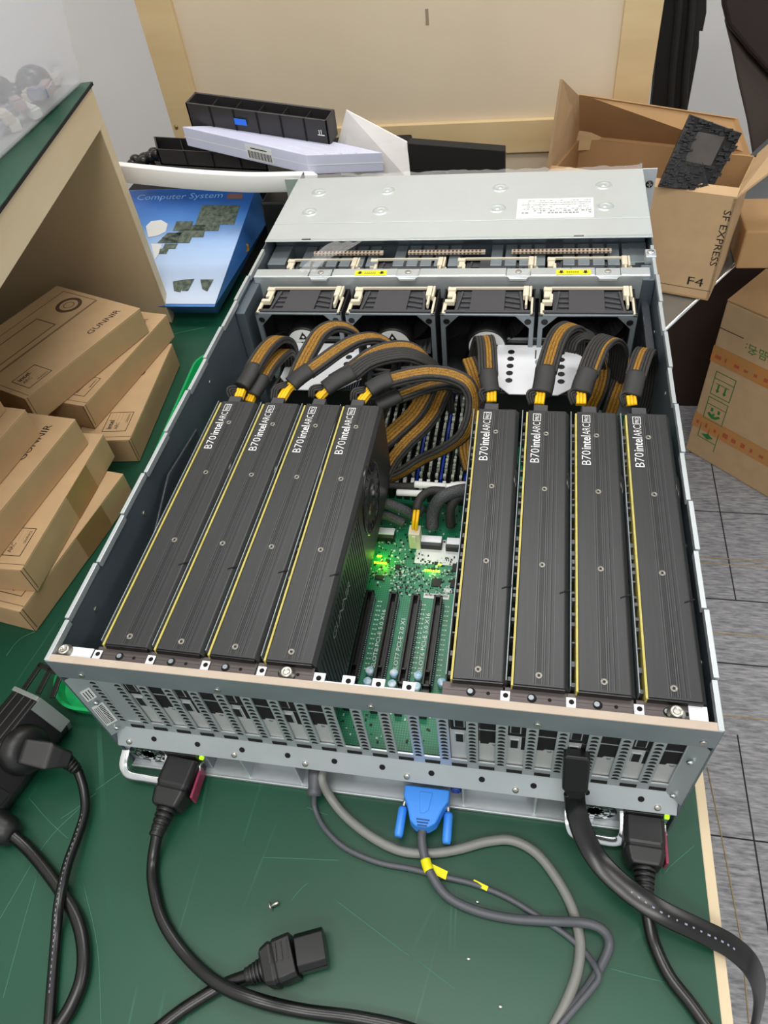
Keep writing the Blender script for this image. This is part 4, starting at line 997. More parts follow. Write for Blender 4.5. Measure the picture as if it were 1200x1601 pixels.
# second cord coming in from the left
pd = thing('power_plug', 'black plug at the left edge of the photo with a thick plain cord', 'plug', tuple(az(10, 1300, 0)))
a, b_ = az(-30, 1275, .014), az(22, 1306, .010); m = MB(); m.lathe(a, (b_ - a), [(.014, 0), (.014, .016), (.0125, .018), (.012, (b_ - a).length * .8), (.009, (b_ - a).length), (.005, (b_ - a).length + .001)], 16); m.build('plug_body', blk, pd)
MB().tube(spline([b_ - (b_ - a) * .1] + pxs([(45, 1328, .006), (75, 1364, .005), (100, 1400, .005), (122, 1440, .005), (131, 1485, .005), (128, 1530, .005), (112, 1572, .005), (92, 1605, .005), (70, 1640, .005)]), 10), .0052, 14).build('cord', cable_bk, pd)
# ================================================================ green tray beside the server
o = MB(); pts = []
def rrect(x0, y0, x1, y1, r, z, n=8):
    P = []
    for cx, cy, a0 in ((x1 - r, y1 - r, 0), (x0 + r, y1 - r, 90), (x0 + r, y0 + r, 180), (x1 - r, y0 + r, 270)):
        for k in range(n + 1): a = math.radians(a0 + 90 * k / n); P.append((cx + r * math.cos(a), cy + r * math.sin(a), z))
    return P
gm = MB(); X0g, X1g, Y0g, Y1g = -.100, -.004, .034, .575
loops = [rrect(X0g + .004, Y0g + .004, X1g - .004, Y1g - .004, .03, .0005), rrect(X0g, Y0g, X1g, Y1g, .034, .016), rrect(X0g + .003, Y0g + .003, X1g - .003, Y1g - .003, .031, .016), rrect(X0g + .006, Y0g + .006, X1g - .006, Y1g - .006, .028, .003)]
rs = [[gm.bm.verts.new(p) for p in L_] for L_ in loops]
for a, b in zip(rs, rs[1:]):
    n = len(a)
    for i in range(n): gm._f([a[i], a[(i + 1) % n], b[(i + 1) % n], b[i]])
gm._f(rs[0][::-1]); gm._f(rs[-1])
bmesh.ops.transform(gm.bm, matrix=Matrix(((1, -.065, 0, .0022), (0, 1, 0, 0), (0, 0, 1, 0), (0, 0, 0, 1))), verts=gm.bm.verts)
tag(gm.build('plastic_tray', green_pl), 'bright green plastic tray tucked along the left side of the server', 'tray')
# ================================================================ cardboard card boxes
BW, BL, BT = .155, .195, .036
def carton(label, nr, fr, z0, tape=False, group=None, tilt=0., drawing=False):
    nr = Vector((nr[0], nr[1], z0)); fr = Vector((fr[0], fr[1], z0)); ey = (fr - nr).normalized() * BL; ex = Vector((-ey.y, ey.x, 0)).normalized() * BW; ez = Vector((0, 0, BT))
    r = thing('cardboard_box', label, 'box', tuple(nr), 0, group)
    t = .0015
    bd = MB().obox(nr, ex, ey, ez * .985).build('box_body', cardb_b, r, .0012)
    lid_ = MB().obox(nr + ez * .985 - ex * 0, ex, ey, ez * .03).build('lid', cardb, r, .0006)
    m = MB(); top = nr + ez * 1.015; ux, uy = ex.normalized(), ey.normalized()
    m.obox(top + uy * .006, ex, uy * .0006, (0, 0, .00012)); m.obox(nr + ey * .0 + uy * .003 + ez * .1 - ux * .0001, ux * .0008, uy * .0008, ez * .88); m.obox(nr + uy * -.0002 + ux * .0006, ux * .001, uy * .0004, ez)
    m.build('fold_line', inkb, r)
    # print
    text('GUNNIR', 'brand_text', ink, lid_, top + ux * .020 + uy * (BL - .070), uy, ux, .0125, .055)
    m = MB(); b0 = top + ux * .010 + uy * .016; frame_lines(m, b0, ux * .031, uy * .036, .0007, (0, 0, 1))
    for a in range(7):
        for c in range(5): m.obox(b0 + uy * (.020 + a * .0021) + ux * (.008 + c * .0045), uy * .0005, ux * .0005, (0, 0, .0001))
    m.build('print_frame', ink, lid_)
    text('intel', 'badge_text', ink, lid_, b0 + uy * .004 + ux * .0205, uy, ux, .0095, .0165, bold=.02)
    text('ARC', 'badge_text', ink, lid_, b0 + uy * .004 + ux * .0125, uy, ux, .0070, .0125)
    text('GRAPHICS', 'badge_text', ink, lid_, b0 + uy * .016 + ux * .003, uy, ux, .0040, .0165)
    m = MB(); c0 = top + ux * .100 + uy * (BL - .030)
    m2 = MB(); n = 28
    for R0, R1 in ((.0125, .0175), (.0065, .0075)):
        for k in range(n):
            a, b = 2 * math.pi * k / n, 2 * math.pi * (k + 1) / n
            m2.hexa([c0 + ux * (R * math.cos(t_)) + uy * (R * math.sin(t_)) + Vector((0, 0, h)) for h in (0, .00012) for R, t_ in ((R0, a), (R1, a), (R1, b), (R0, b))])
    frame_lines(m2, top + ux * .082 + uy * .020, ux * .036, uy * .105, .0012, (0, 0, 1)); frame_lines(m2, top + ux * .072 + uy * .010, ux * .062, uy * .178, .0007, (0, 0, 1))
    m2.obox(top + ux * .070 + uy * .008, ux * .0012, uy * .18, (0, 0, .0001)); m2.build('card_drawing', inkb, lid_)
    if tape:
        m = MB(); m.obox(nr + uy * (BL * .50) - ux * .0004 + ez * .02, ux * .0004, uy * .048, ez * .98); m.build('parcel_tape', tape_t, r)
    return r
gA, gB = 'cardboard boxes stacked in the shelf opening', 'cardboard boxes in the front stack'
carton('cardboard box lying on the table at the bottom of the stack near the shelf', (-.145, .367), (-.163, .560), .0005, False, gA)
carton('cardboard box in the middle of the stack near the shelf', (-.197, .383), (-.164, .575), .0376, False, gA)
carton('cardboard box topmost in the stack near the shelf, its card drawing fully visible', (-.2385, .350), (-.171, .535), .0747, False, gA)
carton('cardboard box lowest in the front stack, resting on the table', (-.157, .118), (-.128, .315), .0005, True, gB)
carton('cardboard box second from the bottom of the front stack, brown tape on its side', (-.149, .142), (-.150, .336), .0376, True, gB)
carton('cardboard box third from the bottom of the front stack, brand name facing up', (-.182, .126), (-.160, .318), .0747, False, gB)
carton('cardboard box second from the top of the front stack, cut by the photo edge', (-.207, .097), (-.186, .290), .1118, False, gB)
carton('cardboard box topmost in the front stack, at the left photo edge', (-.216, .093), (-.206, .286), .1489, False, gB)
# ================================================================ desk shelf and bin
sf = thing('desk_shelf', 'pale wooden desk shelf with a green top standing on the table', 'shelf', (-.22, .68, 0))
A = Vector((-.2190, .6820, 0)); dn = Vector((.060, -.335, 0)).normalized(); out = Vector((dn.y, -dn.x, 0))   # out points into -x
if out.x > 0: out = -out
LS, DS, HS = .62, .33, .325
def sb(a, b, c, d, z0, z1): return MB().obox(A + dn * a + out * c + Vector((0, 0, z0)), dn * (b - a), out * (d - c), (0, 0, z1 - z0))
sb(0, .018, 0, DS, .001, HS - .018).build('end_panel', birch_in, sf, .0006)
sb(LS - .018, LS, .15, DS, .001, HS - .018).build('end_panel', birch_in, sf, .0006)
sb(-.002, LS, -.001, DS, HS - .018, HS - .002).build('top_board', birch, sf)
sb(-.004, LS + .002, -.003, DS, HS - .002, HS + .0015).build('green_top', tablem, sf, .0005)
sb(0, LS, -.0015, .016, HS - .045, HS - .002).build('front_rail', birch, sf, .0005)
sb(.018, LS - .018, DS - .008, DS, .001, HS - .018).build('back_panel', birch_in, sf)
sb(-.001, .019, -.0012, 0, .001, HS - .045).build('edge_band', birch, sf)
sb(-.0045, LS + .002, -.0036, -.003, HS - .0025, HS + .001).build('dark_edge', blk_mt, sf)
MB().cyl(A + dn * .018 + out * .032 + Vector((0, 0, .272)), A + dn * .022 + out * .032 + Vector((0, 0, .272)), .0055, 16).build('cam_fitting', steel_dk, sf)
bn = thing('storage_bin', 'frosted plastic bin of small parts on the green shelf top', 'bin', (-.33, .6, HS))
bx = -.2640; b0 = az(131, 131, HS + .002); b1_ = az(0, 254, HS + .002); bd = (b1_ - b0).normalized(); bo = Vector((bd.y, -bd.x, 0)); bo = bo if bo.x < 0 else -bo
def bpt(a, c, h, gr_=.10): return b0 + bd * (a * (1) - (h * gr_ if a < .2 else -h * gr_)) + bo * (c - (h * gr_ if c < .1 else -h * gr_)) + Vector((0, 0, h))
m = MB(); L2, D2, Hh = .40, .26, .20
lo = [m.bm.verts.new(bpt(a, c, 0)) for a, c in ((0, 0), (L2, 0), (L2, D2), (0, D2))]; hi = [m.bm.verts.new(bpt(a, c, Hh)) for a, c in ((0, 0), (L2, 0), (L2, D2), (0, D2))]
m._f(lo)
for i in range(4): m._f([lo[i], lo[(i + 1) % 4], hi[(i + 1) % 4], hi[i]])
bo_ = m.build('bin_body', binm, bn, .006, 3)
sm = bo_.modifiers.new('wall', 'SOLIDIFY'); sm.thickness = .0014; sm.offset = -1
def inb(a, c, h): return b0 + bd * a + bo * c + Vector((0, 0, h))
bulb = mat('blue_grey_plastic', '#2d3b4a', .25)
tag(MB().ball(az(54, 131, .346), .0200, 0, (1, 1.1, .95)).build('round_knob', bulb), 'large dark blue grey ball inside the frosted bin, nearest its far corner', 'knob')
tag(MB().ball(az(25, 150, .338), .0150, 0, (1.1, 1, .9)).build('round_knob', bulb), 'smaller dark ball beside the large one in the frosted bin', 'knob')
tag(MB().ball(az(0, 141, .345), .0150, 0, (1, 1, 1)).build('round_knob', bulb), 'dark ball in the frosted bin nearest the left photo edge', 'knob')
random.seed(9)
cols = ['#d8d4c8', '#e2e2e0', '#8f97a6', '#ab979a', '#d9d6cc', '#a5a9b6', '#c9c0b0', '#7a8699']
cm = [mat('part_colour_%s' % k, c, .6) for k, c in enumerate(cols)]
nm = ['white', 'off-white', 'grey blue', 'dusty pink', 'cream', 'pale blue', 'beige', 'slate']
for k in range(16):
    u0_ = 104 - 6.6 * k; off_ = (28, 38, 50)[k % 3]; p = az(u0_ - 12, 128 + (127 - u0_) * .97 - off_, HS + .004 + (k % 4) * .004); d1 = Vector((random.uniform(-1, 1), random.uniform(-1, 1), random.uniform(-.1, .1))).normalized(); d2 = Vector((-d1.y, d1.x, 0)).normalized()
    mb_ = MB().obox(p, d1 * .022, d2 * .012, Vector((0, 0, .009)))
    for q in range(5): mb_.obox(p + d1 * (.002 + q * .004) + Vector((0, 0, .009)), d1 * .002, d2 * .010, (0, 0, .003))
    tag(mb_.build('plug_connector', cm[k % 8], None, .0006), '%s plastic connector heaped inside the frosted bin' % nm[k % 8], 'connector', 'connectors in the frosted bin, %s' % nm[k % 8])
tag(MB().obox(az(-6, 222, HS + .004), bd * .016, bo * .01, (0, 0, .010)).build('plug_connector', mat('orange_plastic', '#e08a3a', .5), None, .001), 'orange connector low inside the frosted bin', 'connector')
# ================================================================ blue product box
bb = thing('product_box', 'blue sky printed product box leaning behind the desk shelf', 'box', (-.2, .75, 0))
FB, BB, FT, BTt = az(331, 487, .030), az(337, 497, .001), ay(398, 297, .865), ay(420, 345, .872)
wv = (az(250, 487, .030) - FB).normalized() * .24
wv.y = 0; wv.z = 0
yoff = Vector((0, .012, 0))
def bluemat():
    m = mat('blue_box_print', '#3f78c4', .35, 0); nt = m.node_tree; N = nt.nodes; L = nt.links; b = N['Principled BSDF']; tc = N['Texture Coordinate']
    sx = N.new('ShaderNodeSeparateXYZ'); L.new(tc.outputs['Generated'], sx.inputs[0])
    no = N.new('ShaderNodeTexNoise'); no.inputs['Scale'].default_value = 3; no.inputs['Detail'].default_value = 5; L.new(tc.outputs['Generated'], no.inputs['Vector'])
    ad = N.new('ShaderNodeMath'); ad.operation = 'MULTIPLY_ADD'; ad.inputs[1].default_value = .22; L.new(no.outputs[0], ad.inputs[0]); L.new(sx.outputs['Y'], ad.inputs[2])
    r = N.new('ShaderNodeValToRGB'); e = r.color_ramp.elements
    e[0].position = .12; e[0].color = lin('#cfdcf0'); e[1].position = 1.05; e[1].color = lin('#2c5fae')
    x = e.new(.55); x.color = lin('#a9c6ec'); x = e.new(.80); x.color = lin('#4a86cf')
    L.new(ad.outputs[0], r.inputs[0]); L.new(r.outputs[0], b.inputs['Base Color']); return m
bm_ = bluemat(); blue_side = mat('blue_box_side', '#2e66b4', .38, 0, .25, 9, col2='#5c93d6')
P = [BB, FB, FT, BTt]
P = [p + yoff for p in P]
body = MB(); body.hexa([P[0], P[0] + wv, P[3] + wv, P[3], P[1], P[1] + wv, P[2] + wv, P[2]]); body.build('box_body', blue_side, bb, .0008)
fu = (P[2] - P[1]); fnn = fu.cross(wv).normalized(); fnn = fnn if fnn.z > 0 else -fnn
fp = MB().obox(P[1] + fnn * .0003 + fu * .02, wv, fu * .97, fnn * .0006).build('printed_face', bm_, bb)
FUL = fu.length; fu_n = fu.normalized(); wl = -wv.normalized(); 
def fpt(a, t): return P[1] + wv + wl * a + fu_n * t + fnn * .0011   # a from left edge (0..0.24), t up
pcbp = mat('printed_boards', '#2f3b38', .5, 0, .7, 160, col2='#6d7a68')
def bpx(u, v, h=.0011):
    d = ray(u, v); o_ = P[1] + fnn * h; return CAM + d * ((o_ - CAM).dot(fnn) / d.dot(fnn))
def bquad(name, pts, m_): 
    return MB().prism([bpx(*q) for q in pts], fnn * .0003).build(name, m_, fp)
for k, q in enumerate(([(316, 321), (375, 321), (366, 351), (305, 351)], [(305, 351), (344, 351), (341, 361), (299, 361)], [(276, 346), (302, 346), (297, 361), (270, 361)], [(300, 352), (322, 352), (318, 371), (262, 371)], [(262, 364), (284, 364), (276, 380), (246, 380)], [(254, 371), (300, 371), (296, 380), (250, 380)], [(258, 381), (278, 381), (274, 389), (254, 389)], [(250, 389), (264, 389), (260, 397), (248, 397)])):
    bquad('printed_boards', q, pcbp)
for q in ([(270, 440), (291, 437), (282, 457), (272, 455)], [(290, 437), (304, 436), (294, 455), (284, 455)], [(313, 437), (334, 437), (324, 456), (316, 452)]): bquad('printed_parts', q, pcbp)
bquad('printed_badge', [(356, 303), (380, 303), (379, 311), (354, 311)], mat('printed_badge', '#7a5a55', .5))
bquad('printed_cloud', [(228, 354), (236, 346), (252, 344), (262, 350), (259, 362), (248, 368), (232, 371)], label_w)
bquad('printed_cloud', [(236, 381), (253, 382), (248, 397), (242, 406)], label_w)
q0, q1_ = bpx(212, 313), bpx(346, 309); text('Computer System', 'box_title', mat('box_title', '#7fb0e6', .5), fp, q0, q1_ - q0, fu_n, .016, (q1_ - q0).length)
m = MB(); sdn = (P[3] - P[2]); so = (P[2] - P[1]).cross(sdn).normalized(); so = so if so.x > 0 else -so
q = P[1] + fu * .55 + sdn * .45
m.prism([q + fu_n * a + sdn.normalized() * b + so * .0006 for a, b in ((0, 0), (.008, .003), (.016, 0), (.010, -.006), (.010, .006))], so * .0003); m.build('printed_star', mat('printed_star', '#e0b030', .5), bb)
# ================================================================ things behind the server
eq = MB().box((-.360, .905, -.12), (.10, 1.10, .092)).build('black_case', blk_mt, None, .003); tag(eq, 'large matte black case behind the server and blue box', 'case')
dk = MB().box((-.085, .800, -.12), (.17, .900, .118)).build('black_case', blk, None, .003); tag(dk, 'smaller black case right behind the server lid corner', 'case')
# black plastic trays
def tray(name, label, o, ex, ey, ez, m_, ribs=6, fin=True):
    o, ex, ey, ez = map(Vector, (o, ex, ey, ez)); r = thing(name, label, 'tray', tuple(o)); t = .003
    ux, uy, uz = ex.normalized(), ey.normalized(), ez.normalized()
    m = MB(); m.obox(o, ex, ey, uz * t); m.obox(o, ex, uy * t, ez); m.obox(o + ey - uy * t, ex, uy * t, ez); m.obox(o, ux * t, ey, ez); m.obox(o + ex - ux * t, ux * t, ey, ez)
    m.build('tray_body', m_, r, .0006)
    m = MB()
    for k in range(1, ribs): m.obox(o + ex * (k / ribs) - uy * .0015, ux * .0022, uy * .0015, ez)
    for k in range(1, ribs): m.obox(o + ex * (k / ribs), ux * .0015, ey, ez * .9)
    build_each(m, 'tray_rib', hole, r)
    return r
a = ay(300, 200, .86); b = ay(516, 228, .86); ex = b - a; ez = (ay(300, 162, .86) - a).length
tray_m = mat('tray_plastic', '#2c2a2b', .35)
tr = tray('parts_tray', 'long black plastic tray with a blue tag on top of the pale box', a, ex, (.006, .030, .004), (0, 0, ez), tray_m, 6)
q = ay(367, 192, .8575); MB().obox(q + Vector((0, -.0008, -.002)), ex.normalized() * .018, (0, .0006, 0), (0, 0, .0085)).build('blue_tag', mat('blue_tag', '#1f6fe6', .4), tr, .0006)
m = MB(); q = ay(497, 211, .858); m.obox(q + Vector((0, -.001, 0)), ex.normalized() * .010, (0, .0006, 0), (0, 0, .001)); m.obox(q + Vector((.002, -.001, .001)), ex.normalized() * .001, (0, .0006, 0), (0, 0, .006)); m.obox(q + Vector((.005, -.001, .001)), ex.normalized() * .001, (0, .0006, 0), (0, 0, .006)); m.build('tray_mark', label_w, tr)
# pale lavender box: front face with label
lv = thing('pale_box', 'pale lavender flat box with a barcode label under the black tray', 'box', (-.1, .85, .17))
A1, A2, A3 = ay(293, 228, .84), ay(484, 273, .80), ay(600, 268, .86); h_ = .030
T1 = ay(295, 197, .84).z - A1.z
hh = Vector((0, 0, T1)); Dd = A3 - A2
A4 = A1 + Dd
m = MB(); m.hexa([A1, A2, A3, A4, A1 + hh, A2 + hh, A3 + hh, A4 + hh]); m.build('box_body', lav, lv, .0012)
m = MB(); m.hexa([p + hh * .45 + (p - (A1 + A3) / 2) * .006 for p in (A1, A2, A3, A4)] + [p + hh * .49 + (p - (A1 + A3) / 2) * .006 for p in (A1, A2, A3, A4)]); m.build('box_seam', label_w, lv)
fx = (A2 - A1).normalized(); fo = Vector((fx.y, -fx.x, 0)).normalized()
q = A1 + (A2 - A1) * .51 + fo * .0008 + hh * .12; 
bl_ = MB().obox(q, fx * .042, fo * -.0004, hh * .72).build('barcode_label', label_w, lv)
m = MB()
for k in range(22): m.obox(q + fo * .0003 + fx * (.003 + k * .0017) + hh * .06, fx * (.0006 if k % 3 else .0011), fo * -.0003, hh * .38)
m.obox(q + fo * .0003 + fx * .008 + hh * .56, fx * .026, fo * -.0003, hh * .05); m.build('barcode', ink, bl_)
m = MB()
for k in range(3): m.obox(A2 + Dd * (.25 + .2 * k) + hh * 1.0, Dd * .01, (A1 - A2) * .3, (0, 0, .0006))
build_each(m, 'lid_rib', label_w, lv)
# lower black organiser left
a = ay(252, 258, .86); b = ay(420, 268, .86); ex = b - a
tray('parts_tray', 'glossy black plastic tray with dividers below the pale box', a, ex, (-.030, .060, -.004), (0, 0, .024), tray_m, 4)
m = MB(); random.seed(3)
for k in range(16):
    q = ay(205 + k * 3.2, 256 - k * .9, .88) + Vector((0, random.uniform(-.01, .02), random.uniform(-.01, .006))); m.ball(q, random.uniform(.007, .012), 0, (1, 1, .7), 8)
tag(m.build('black_plastic_bag', crumple), 'crumpled black plastic bag against the white wall', 'bag')
# white foam strip
m = MB(); P = [ay(180, 268, .745), ay(235, 274, .742), ay(310, 281, .742), ay(390, 285, .750), ay(460, 284, .775), ay(490, 283, .80)]
m.tube(spline(P, 8), 0, 4, 0, (0, 0), [(-.006, -.012), (.006, -.012), (.007, 0), (.006, .012), (-.006, .012)], (0, 0, 1)); tag(m.build('foam_strip', foamw, None, .001), 'long white foam strip bowing across above the blue box', 'foam strip')
# white translucent foam sheet
m = MB(); q = [ay(522, 245, .90), ay(541, 172, .90), ay(636, 222, .88), ay(642, 285, .86), ay(540, 290, .88)]
m.prism(q, (0, .003, 0)); tag(m.build('foam_sheet', foam_t, None, .0006), 'thin white translucent foam sheet with a pointed corner behind the lid', 'foam sheet')
# black panel
m = MB(); q = [ay(637, 224, .875), ay(789, 236, .872), ay(789, 290, .872), ay(637, 290, .875)]; m.prism(q, (0, .02, 0)); tag(m.build('black_board', cloth_bk, None, .001), 'flat matte black board standing behind the server lid', 'board')
# plywood board
pw = thing('plywood_panel', 'large pale plywood panel with pine frame standing upright behind the server', 'wooden panel', (.1, 1.12, 0))
YB = 1.125
xl, xr = ay(264, 170, YB).x, ay(1012, 160, YB).x
rz0, rz1 = ay(760, 237, YB).z, ay(760, 187, YB).z
MB().box((xl, YB, -.12), (xr, YB + .012, .75)).build('plywood_sheet', plyw, pw)
sw = .062
MB().box((xl, YB - .010, -.12), (xl + sw, YB, .78)).build('frame_stile', frame_w, pw, .001)
MB().box((xr - .056, YB - .010, -.12), (xr, YB, .78)).build('frame_stile', frame_w, pw, .001)
MB().box((xl + sw, YB - .010, rz0), (xr - .056, YB, rz1)).build('frame_rail', frame_w, pw, .001)
m = MB(); q = ay(275, 199, YB - .011); m.lathe(q, (0, -1, 0), [(.004, 0), (.003, .0012), (.001, .0014)], 12); m.build('frame_screw', mat('brass_screw', '#b09a5c', .3, .8), pw)
m = MB(); q = ay(668, 30, YB); m.box((q.x - .003, YB - .0006, q.z - .008), (q.x + .002, YB, q.z + .014)); m.build('knot_mark', mat('knot_mark', '#9a8a74', .8), pw)
# black cloth
m = MB(); pts = [(1018, 165), (1034, 0), (1046, -60), (1105, -60), (1104, 20), (1098, 50), (1093, 48), (1092, 75), (1084, 120), (1075, 168), (1066, 230), (1010, 230)]
m.prism([ay(u, v, 1.17) for u, v in pts], (0, .03, 0)); c = m.build('hanging_jacket', cloth_bk, None, .004); 
tag(c, 'black cloth garment hanging at the right edge of the plywood panel', 'jacket')
m = MB()
for u0 in (1052, 1072): m.tube(spline([ay(u0 + 14, -60, 1.165), ay(u0 + 8, 30, 1.163), ay(u0, 110, 1.164), ay(u0 - 6, 200, 1.165)], 6), .006, 8)
f_ = m.build('cloth_fold', cloth_bk, c)
# leather chair back
chr_ = thing('leather_chair', 'dark brown leather chair back at the upper right', 'chair', (.9, 1.5, FZ))
m = MB(); Yc = 1.64; pts = [(1122, -80), (1126, 10), (1134, 42), (1165, 80), (1210, 130), (1290, 180), (1330, -100)]
m.prism([ay(u, v, Yc) for u, v in pts], (.02, .10, .01)); m.build('backrest', leather, chr_, .012, 4)
m = MB(); pts = [(1130, 30), (1140, 70), (1152, 130), (1166, 190), (1176, 250), (1300, 270), (1300, 190), (1215, 140), (1168, 88)]
m.prism([ay(u, v, Yc + .02) for u, v in pts], (.02, .08, .01)); m.build('side_panel', leather2, chr_, .010, 4)
a = ay(1190, 260, Yc + .06); m = MB(); m.box((a.x + .02, Yc + .03, FZ + .30), (a.x + .40, Yc + .14, a.z)); m.build('seat_back', leather, chr_, .015)
m = MB(); m.box((a.x + .06, Yc - .02, FZ + .34), (a.x + .46, Yc + .38, FZ + .45)); m.build('seat', leather, chr_, .03, 4)
m = MB(); m.cyl((a.x + .22, Yc + .15, FZ + .03), (a.x + .22, Yc + .15, FZ + .36), .03, 16)
for k in range(5):
    t = 2 * math.pi * k / 5; m.obox((a.x + .22, Yc + .15, FZ + .03), (.28 * math.cos(t), .28 * math.sin(t), 0), (-.03 * math.sin(t), .03 * math.cos(t), 0), (0, 0, .03))
m.build('base', blk, chr_)
# ================================================================ courier carton and its supports
st = MB().box((.20, .865, FZ), (.500, 1.18, -.125)).build('equipment_crate', blk_mt, None, .004); tag(st, 'black crate under the courier carton, behind the table', 'crate')
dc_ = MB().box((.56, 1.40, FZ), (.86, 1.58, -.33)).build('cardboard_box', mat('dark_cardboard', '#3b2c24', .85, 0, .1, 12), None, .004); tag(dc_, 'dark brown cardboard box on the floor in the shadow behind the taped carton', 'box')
m = MB(); q = [az(1012, 540, -.105), az(1200, 364, -.105), az(1330, 245, -.105), az(1330, 100, -.105), az(1000, 400, -.105)]
m.prism(q, (0, 0, .003)); sh_ = m.build('metal_sheet', mat('sheet_zinc', '#9fa4a6', .28, .8, .1, 6), None, .0005); tag(sh_, 'shiny zinc sheet sticking out beneath the courier carton', 'metal sheet')
m = MB(); m.tube([az(1012, 541, -.104), az(1200, 365, -.104), az(1330, 246, -.104)], .003, 8); m.build('rolled_edge', chrome, sh_)
cc = thing('courier_carton', 'open courier carton with SF EXPRESS printing behind the server', 'box', (.5, .9, -.1))
zb = -.100
BR = az(1106, 470, zb); vr = az(1103, 471, zb)
BLc = az(1028, 456, zb); fxd = (BLc - BR); fxd.z = 0; fxd.normalize()
TR = BR + Vector((.006, 0, .172)); 
CWd = .285; tk = .004; dpt = Vector((-fxd.y, fxd.x, 0)); dpt = dpt if dpt.y > 0 else -dpt; DP = .15
E_ = fxd * CWd
up = Vector((.004, .004, .165))
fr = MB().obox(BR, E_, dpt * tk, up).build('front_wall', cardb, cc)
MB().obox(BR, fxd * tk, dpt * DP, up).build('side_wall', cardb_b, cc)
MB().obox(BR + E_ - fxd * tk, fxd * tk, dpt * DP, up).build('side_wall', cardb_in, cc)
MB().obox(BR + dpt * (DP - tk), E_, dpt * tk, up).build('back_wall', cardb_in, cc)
MB().obox(BR, E_, dpt * DP, (0, 0, .003)).build('base', cardb_in, cc)
T0 = BR + up
# inner ledge flap (front flap folded in), thin strip
MB().obox(T0, E_, dpt * .012 + Vector((0, 0, .008)), (0, 0, .003)).build('front_flap', cardb, cc)
# back flap standing up
yb = (T0 + dpt * DP).y
q = [T0 + dpt * DP + fxd * .01, T0 + dpt * DP + E_, ay(905, 148, yb + .03), ay(1152, 186, yb + .03)]
MB().prism(q[:2] + q[2:], dpt * .004).build('back_flap', cardb_in, cc)
# left flap standing
q = [T0 + E_, T0 + E_ + dpt * DP, ay(905, 150, yb + .02), ay(879, 124, yb - .06)]
MB().prism(q, fxd * .004).build('left_flap', cardb, cc)
# right flap folding outward
q = [T0, T0 + dpt * DP, ay(1245, 188, (T0 + dpt * DP).y), ay(1245, 240, T0.y + .03)]
MB().prism(q, (0, 0, .004)).build('right_flap', cardb, cc)
ud = -up.normalized(); xr_ = -fxd
def fpos(dx, dz): return BR + fxd * dx + up.normalized() * dz - dpt * .0003
text('SF EXPRESS', 'carton_text', ink, fr, fpos(.012, .148), ud, xr_, .0150, .088)
text('F4', 'carton_text', ink, fr, fpos(.040, .022), xr_, -ud, .020, .024)
m = MB(); m.obox(fpos(.285, .016), xr_ * .285, -ud * .0008, dpt * -.0002); m.build('fold_line', inkb, fr)
o = MB().box((.655, .985, -.1015), (.90, 1.10, -.035)).build('cardboard_box', cardb_in, None, .003); tag(o, 'plain cardboard box lying on the zinc sheet at the right photo edge', 'box')
# black moulded foam sheet
fs = thing('foam_insert', 'black moulded plastic insert sticking out of the courier carton', 'insert', tuple(T0))
a, b, c = ay(1030, 292, .93), ay(1108, 300, .93), ay(1078, 178, .965)
a, b, c, d4 = ay(1028, 292, .915), ay(1110, 300, .915), ay(1160, 208, .96), ay(1078, 178, .96)
nn = (b - a).cross(d4 - a).normalized(); nn = nn if nn.y < 0 else -nn
MB().prism([a, b, c, d4], -nn * .006).build('insert_sheet', crumple, fs, .001)
def ip(s_, t): return a.lerp(b, s_).lerp(d4.lerp(c, s_), t)
m = MB(); random.seed(6)
for k in range(230):
    s_, t = random.random() * .94, random.random() * .95
    if .24 < s_ < .76 and .38 < t < .84: continue
    p = ip(s_, t); l = random.uniform(.003, .009)
    (m).obox(p + nn * .0005, (b - a).normalized() * l, (d4 - a).normalized() * random.uniform(.0015, .005), nn * random.uniform(.001, .005))
m.build('moulded_ridge', blk_gl, fs, .0004)
m = MB(); p = ip(.26, .40); m.obox(p + nn * .0005, (ip(.76, .40) - p), (ip(.26, .82) - p), nn * .0015); m.build('flat_window', mat('insert_grey', '#4a4541', .35, .2, .2, 30), fs)
# taped carton on the floor
tc_ = thing('taped_carton', 'battered carton with orange tape and green handling marks on the floor', 'box', (.8, 1.2, FZ))
c0 = az(1070, 702, FZ); c1 = az(1192, 774, FZ); ex = (c1 - c0); ex.z = 0; ex = ex.normalized() * .26; dp = Vector((-ex.y, ex.x, 0)).normalized(); dp = dp if dp.y > 0 else -dp
hT = .43
fr = MB().obox(c0, ex, dp * .26, (.0, .0, hT)).build('box_body', cardb, tc_, .004)
m = MB(); q = [c0 + Vector((0, 0, hT)), c0 + ex + Vector((0, 0, hT)), c0 + ex * 1.02 + dp * .10 + Vector((0, 0, hT + .05)), c0 + ex * .05 + dp * .10 + Vector((0, 0, hT + .035))]; m.prism(q, (0, 0, .004)); m.build('top_flap', cardb_in, tc_, .002)
exn = ex.normalized(); fo = -dp * .0006
def tp(a, z): return c0 + exn * a + Vector((0, 0, z)) + fo
tape_o = mat('orange_printed_tape', '#b98d58', .35, 0, .3, 40, col2='#cc8442'); red_i = mat('red_print', '#b35a3c', .6); grn = mat('green_print', '#2e7d3c', .7)
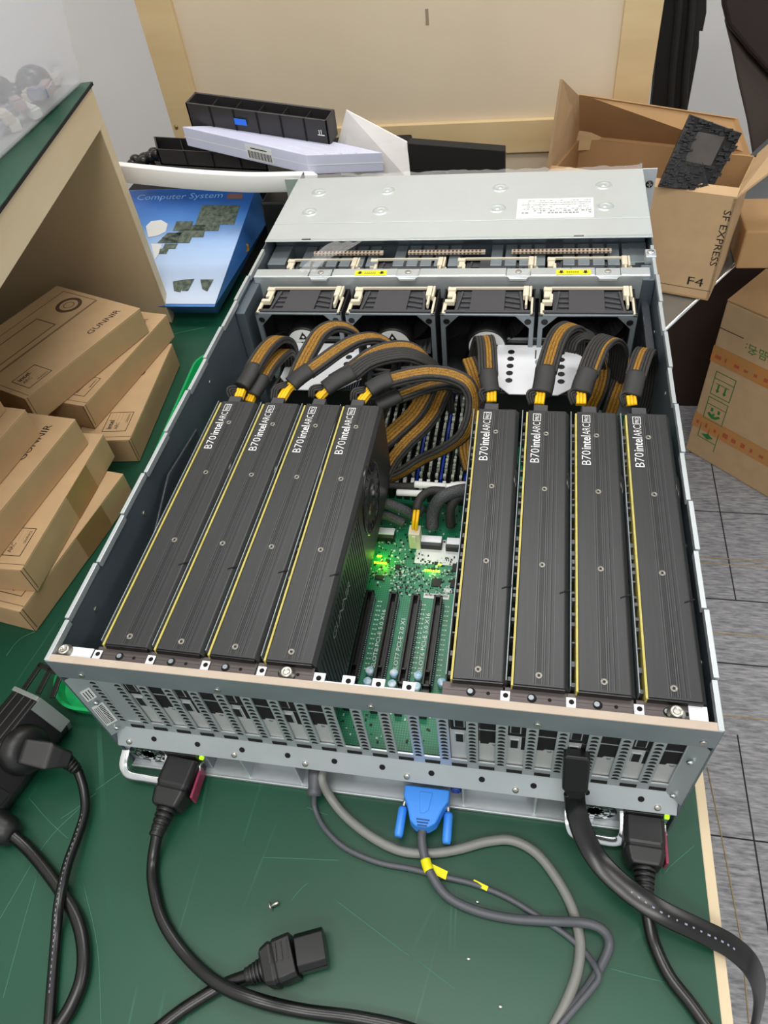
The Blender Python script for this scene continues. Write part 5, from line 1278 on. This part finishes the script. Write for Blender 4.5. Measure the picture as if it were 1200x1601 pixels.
for z0 in (.278, .085):
    t_ = MB().obox(tp(0, z0), exn * .26, fo * .3, (0, 0, .042)).build('orange_tape', tape_o, tc_)
    m = MB(); random.seed(int(z0 * 1000))
    for k in range(10): m.obox(tp(.01 + k * .024, z0 + .012) + fo * .5, exn * random.uniform(.004, .016), fo * .3, (0, 0, random.uniform(.004, .014)))
    m.build('tape_print', red_i, t_)
m = MB()
frame_lines(m, tp(.022, .195), exn * .052, Vector((0, 0, .065)), .0018, fo); m.obox(tp(.022, .240), exn * .052, fo * .3, (0, 0, .0016)); m.obox(tp(.03, .228), exn * .034, fo * .3, (0, 0, .0014))
for a in (.036, .054):
    m.obox(tp(a, .210), exn * .004, fo * .3, (0, 0, .018)); m.prism([tp(a - .003, .212), tp(a + .007, .212), tp(a + .002, .204)], fo * .3)
frame_lines(m, tp(.022, .122), exn * .052, Vector((0, 0, .065)), .0018, fo); m.obox(tp(.022, .166), exn * .052, fo * .3, (0, 0, .0016))
m.prism([tp(.030, .140), tp(.036, .134), tp(.044, .130), tp(.054, .132), tp(.064, .142), tp(.060, .146), tp(.050, .138), tp(.044, .138), tp(.034, .146)], fo * .3); m.ball(tp(.047, .143), .006, 0, (1, .1, .7), 10); m.obox(tp(.036, .150), exn * .006, fo * .3, (0, 0, .010)); m.obox(tp(.054, .150), exn * .006, fo * .3, (0, 0, .010))
m.obox(tp(.022, .062), exn * .0018, fo * .3, (0, 0, .045)); m.obox(tp(.022, .062), exn * .05, fo * .3, (0, 0, .0018)); m.obox(tp(.072, .040), exn * .0018, fo * .3, (0, 0, .06)); m.prism([tp(.030, .074), tp(.048, .066), tp(.062, .076), tp(.048, .082)], fo * .3); m.obox(tp(.046, .070), exn * .002, fo * .3, (0, 0, .03))
m.build('handling_mark', grn, fr)
MB().obox(tp(.0, .365), exn * .06, fo * .3, (0, 0, .0016)).build('print_line', ink, fr)
text('\u54c1\u540d:', 'carton_text', grn, fr, tp(.125, .358), -exn, (0, 0, -1), .026)
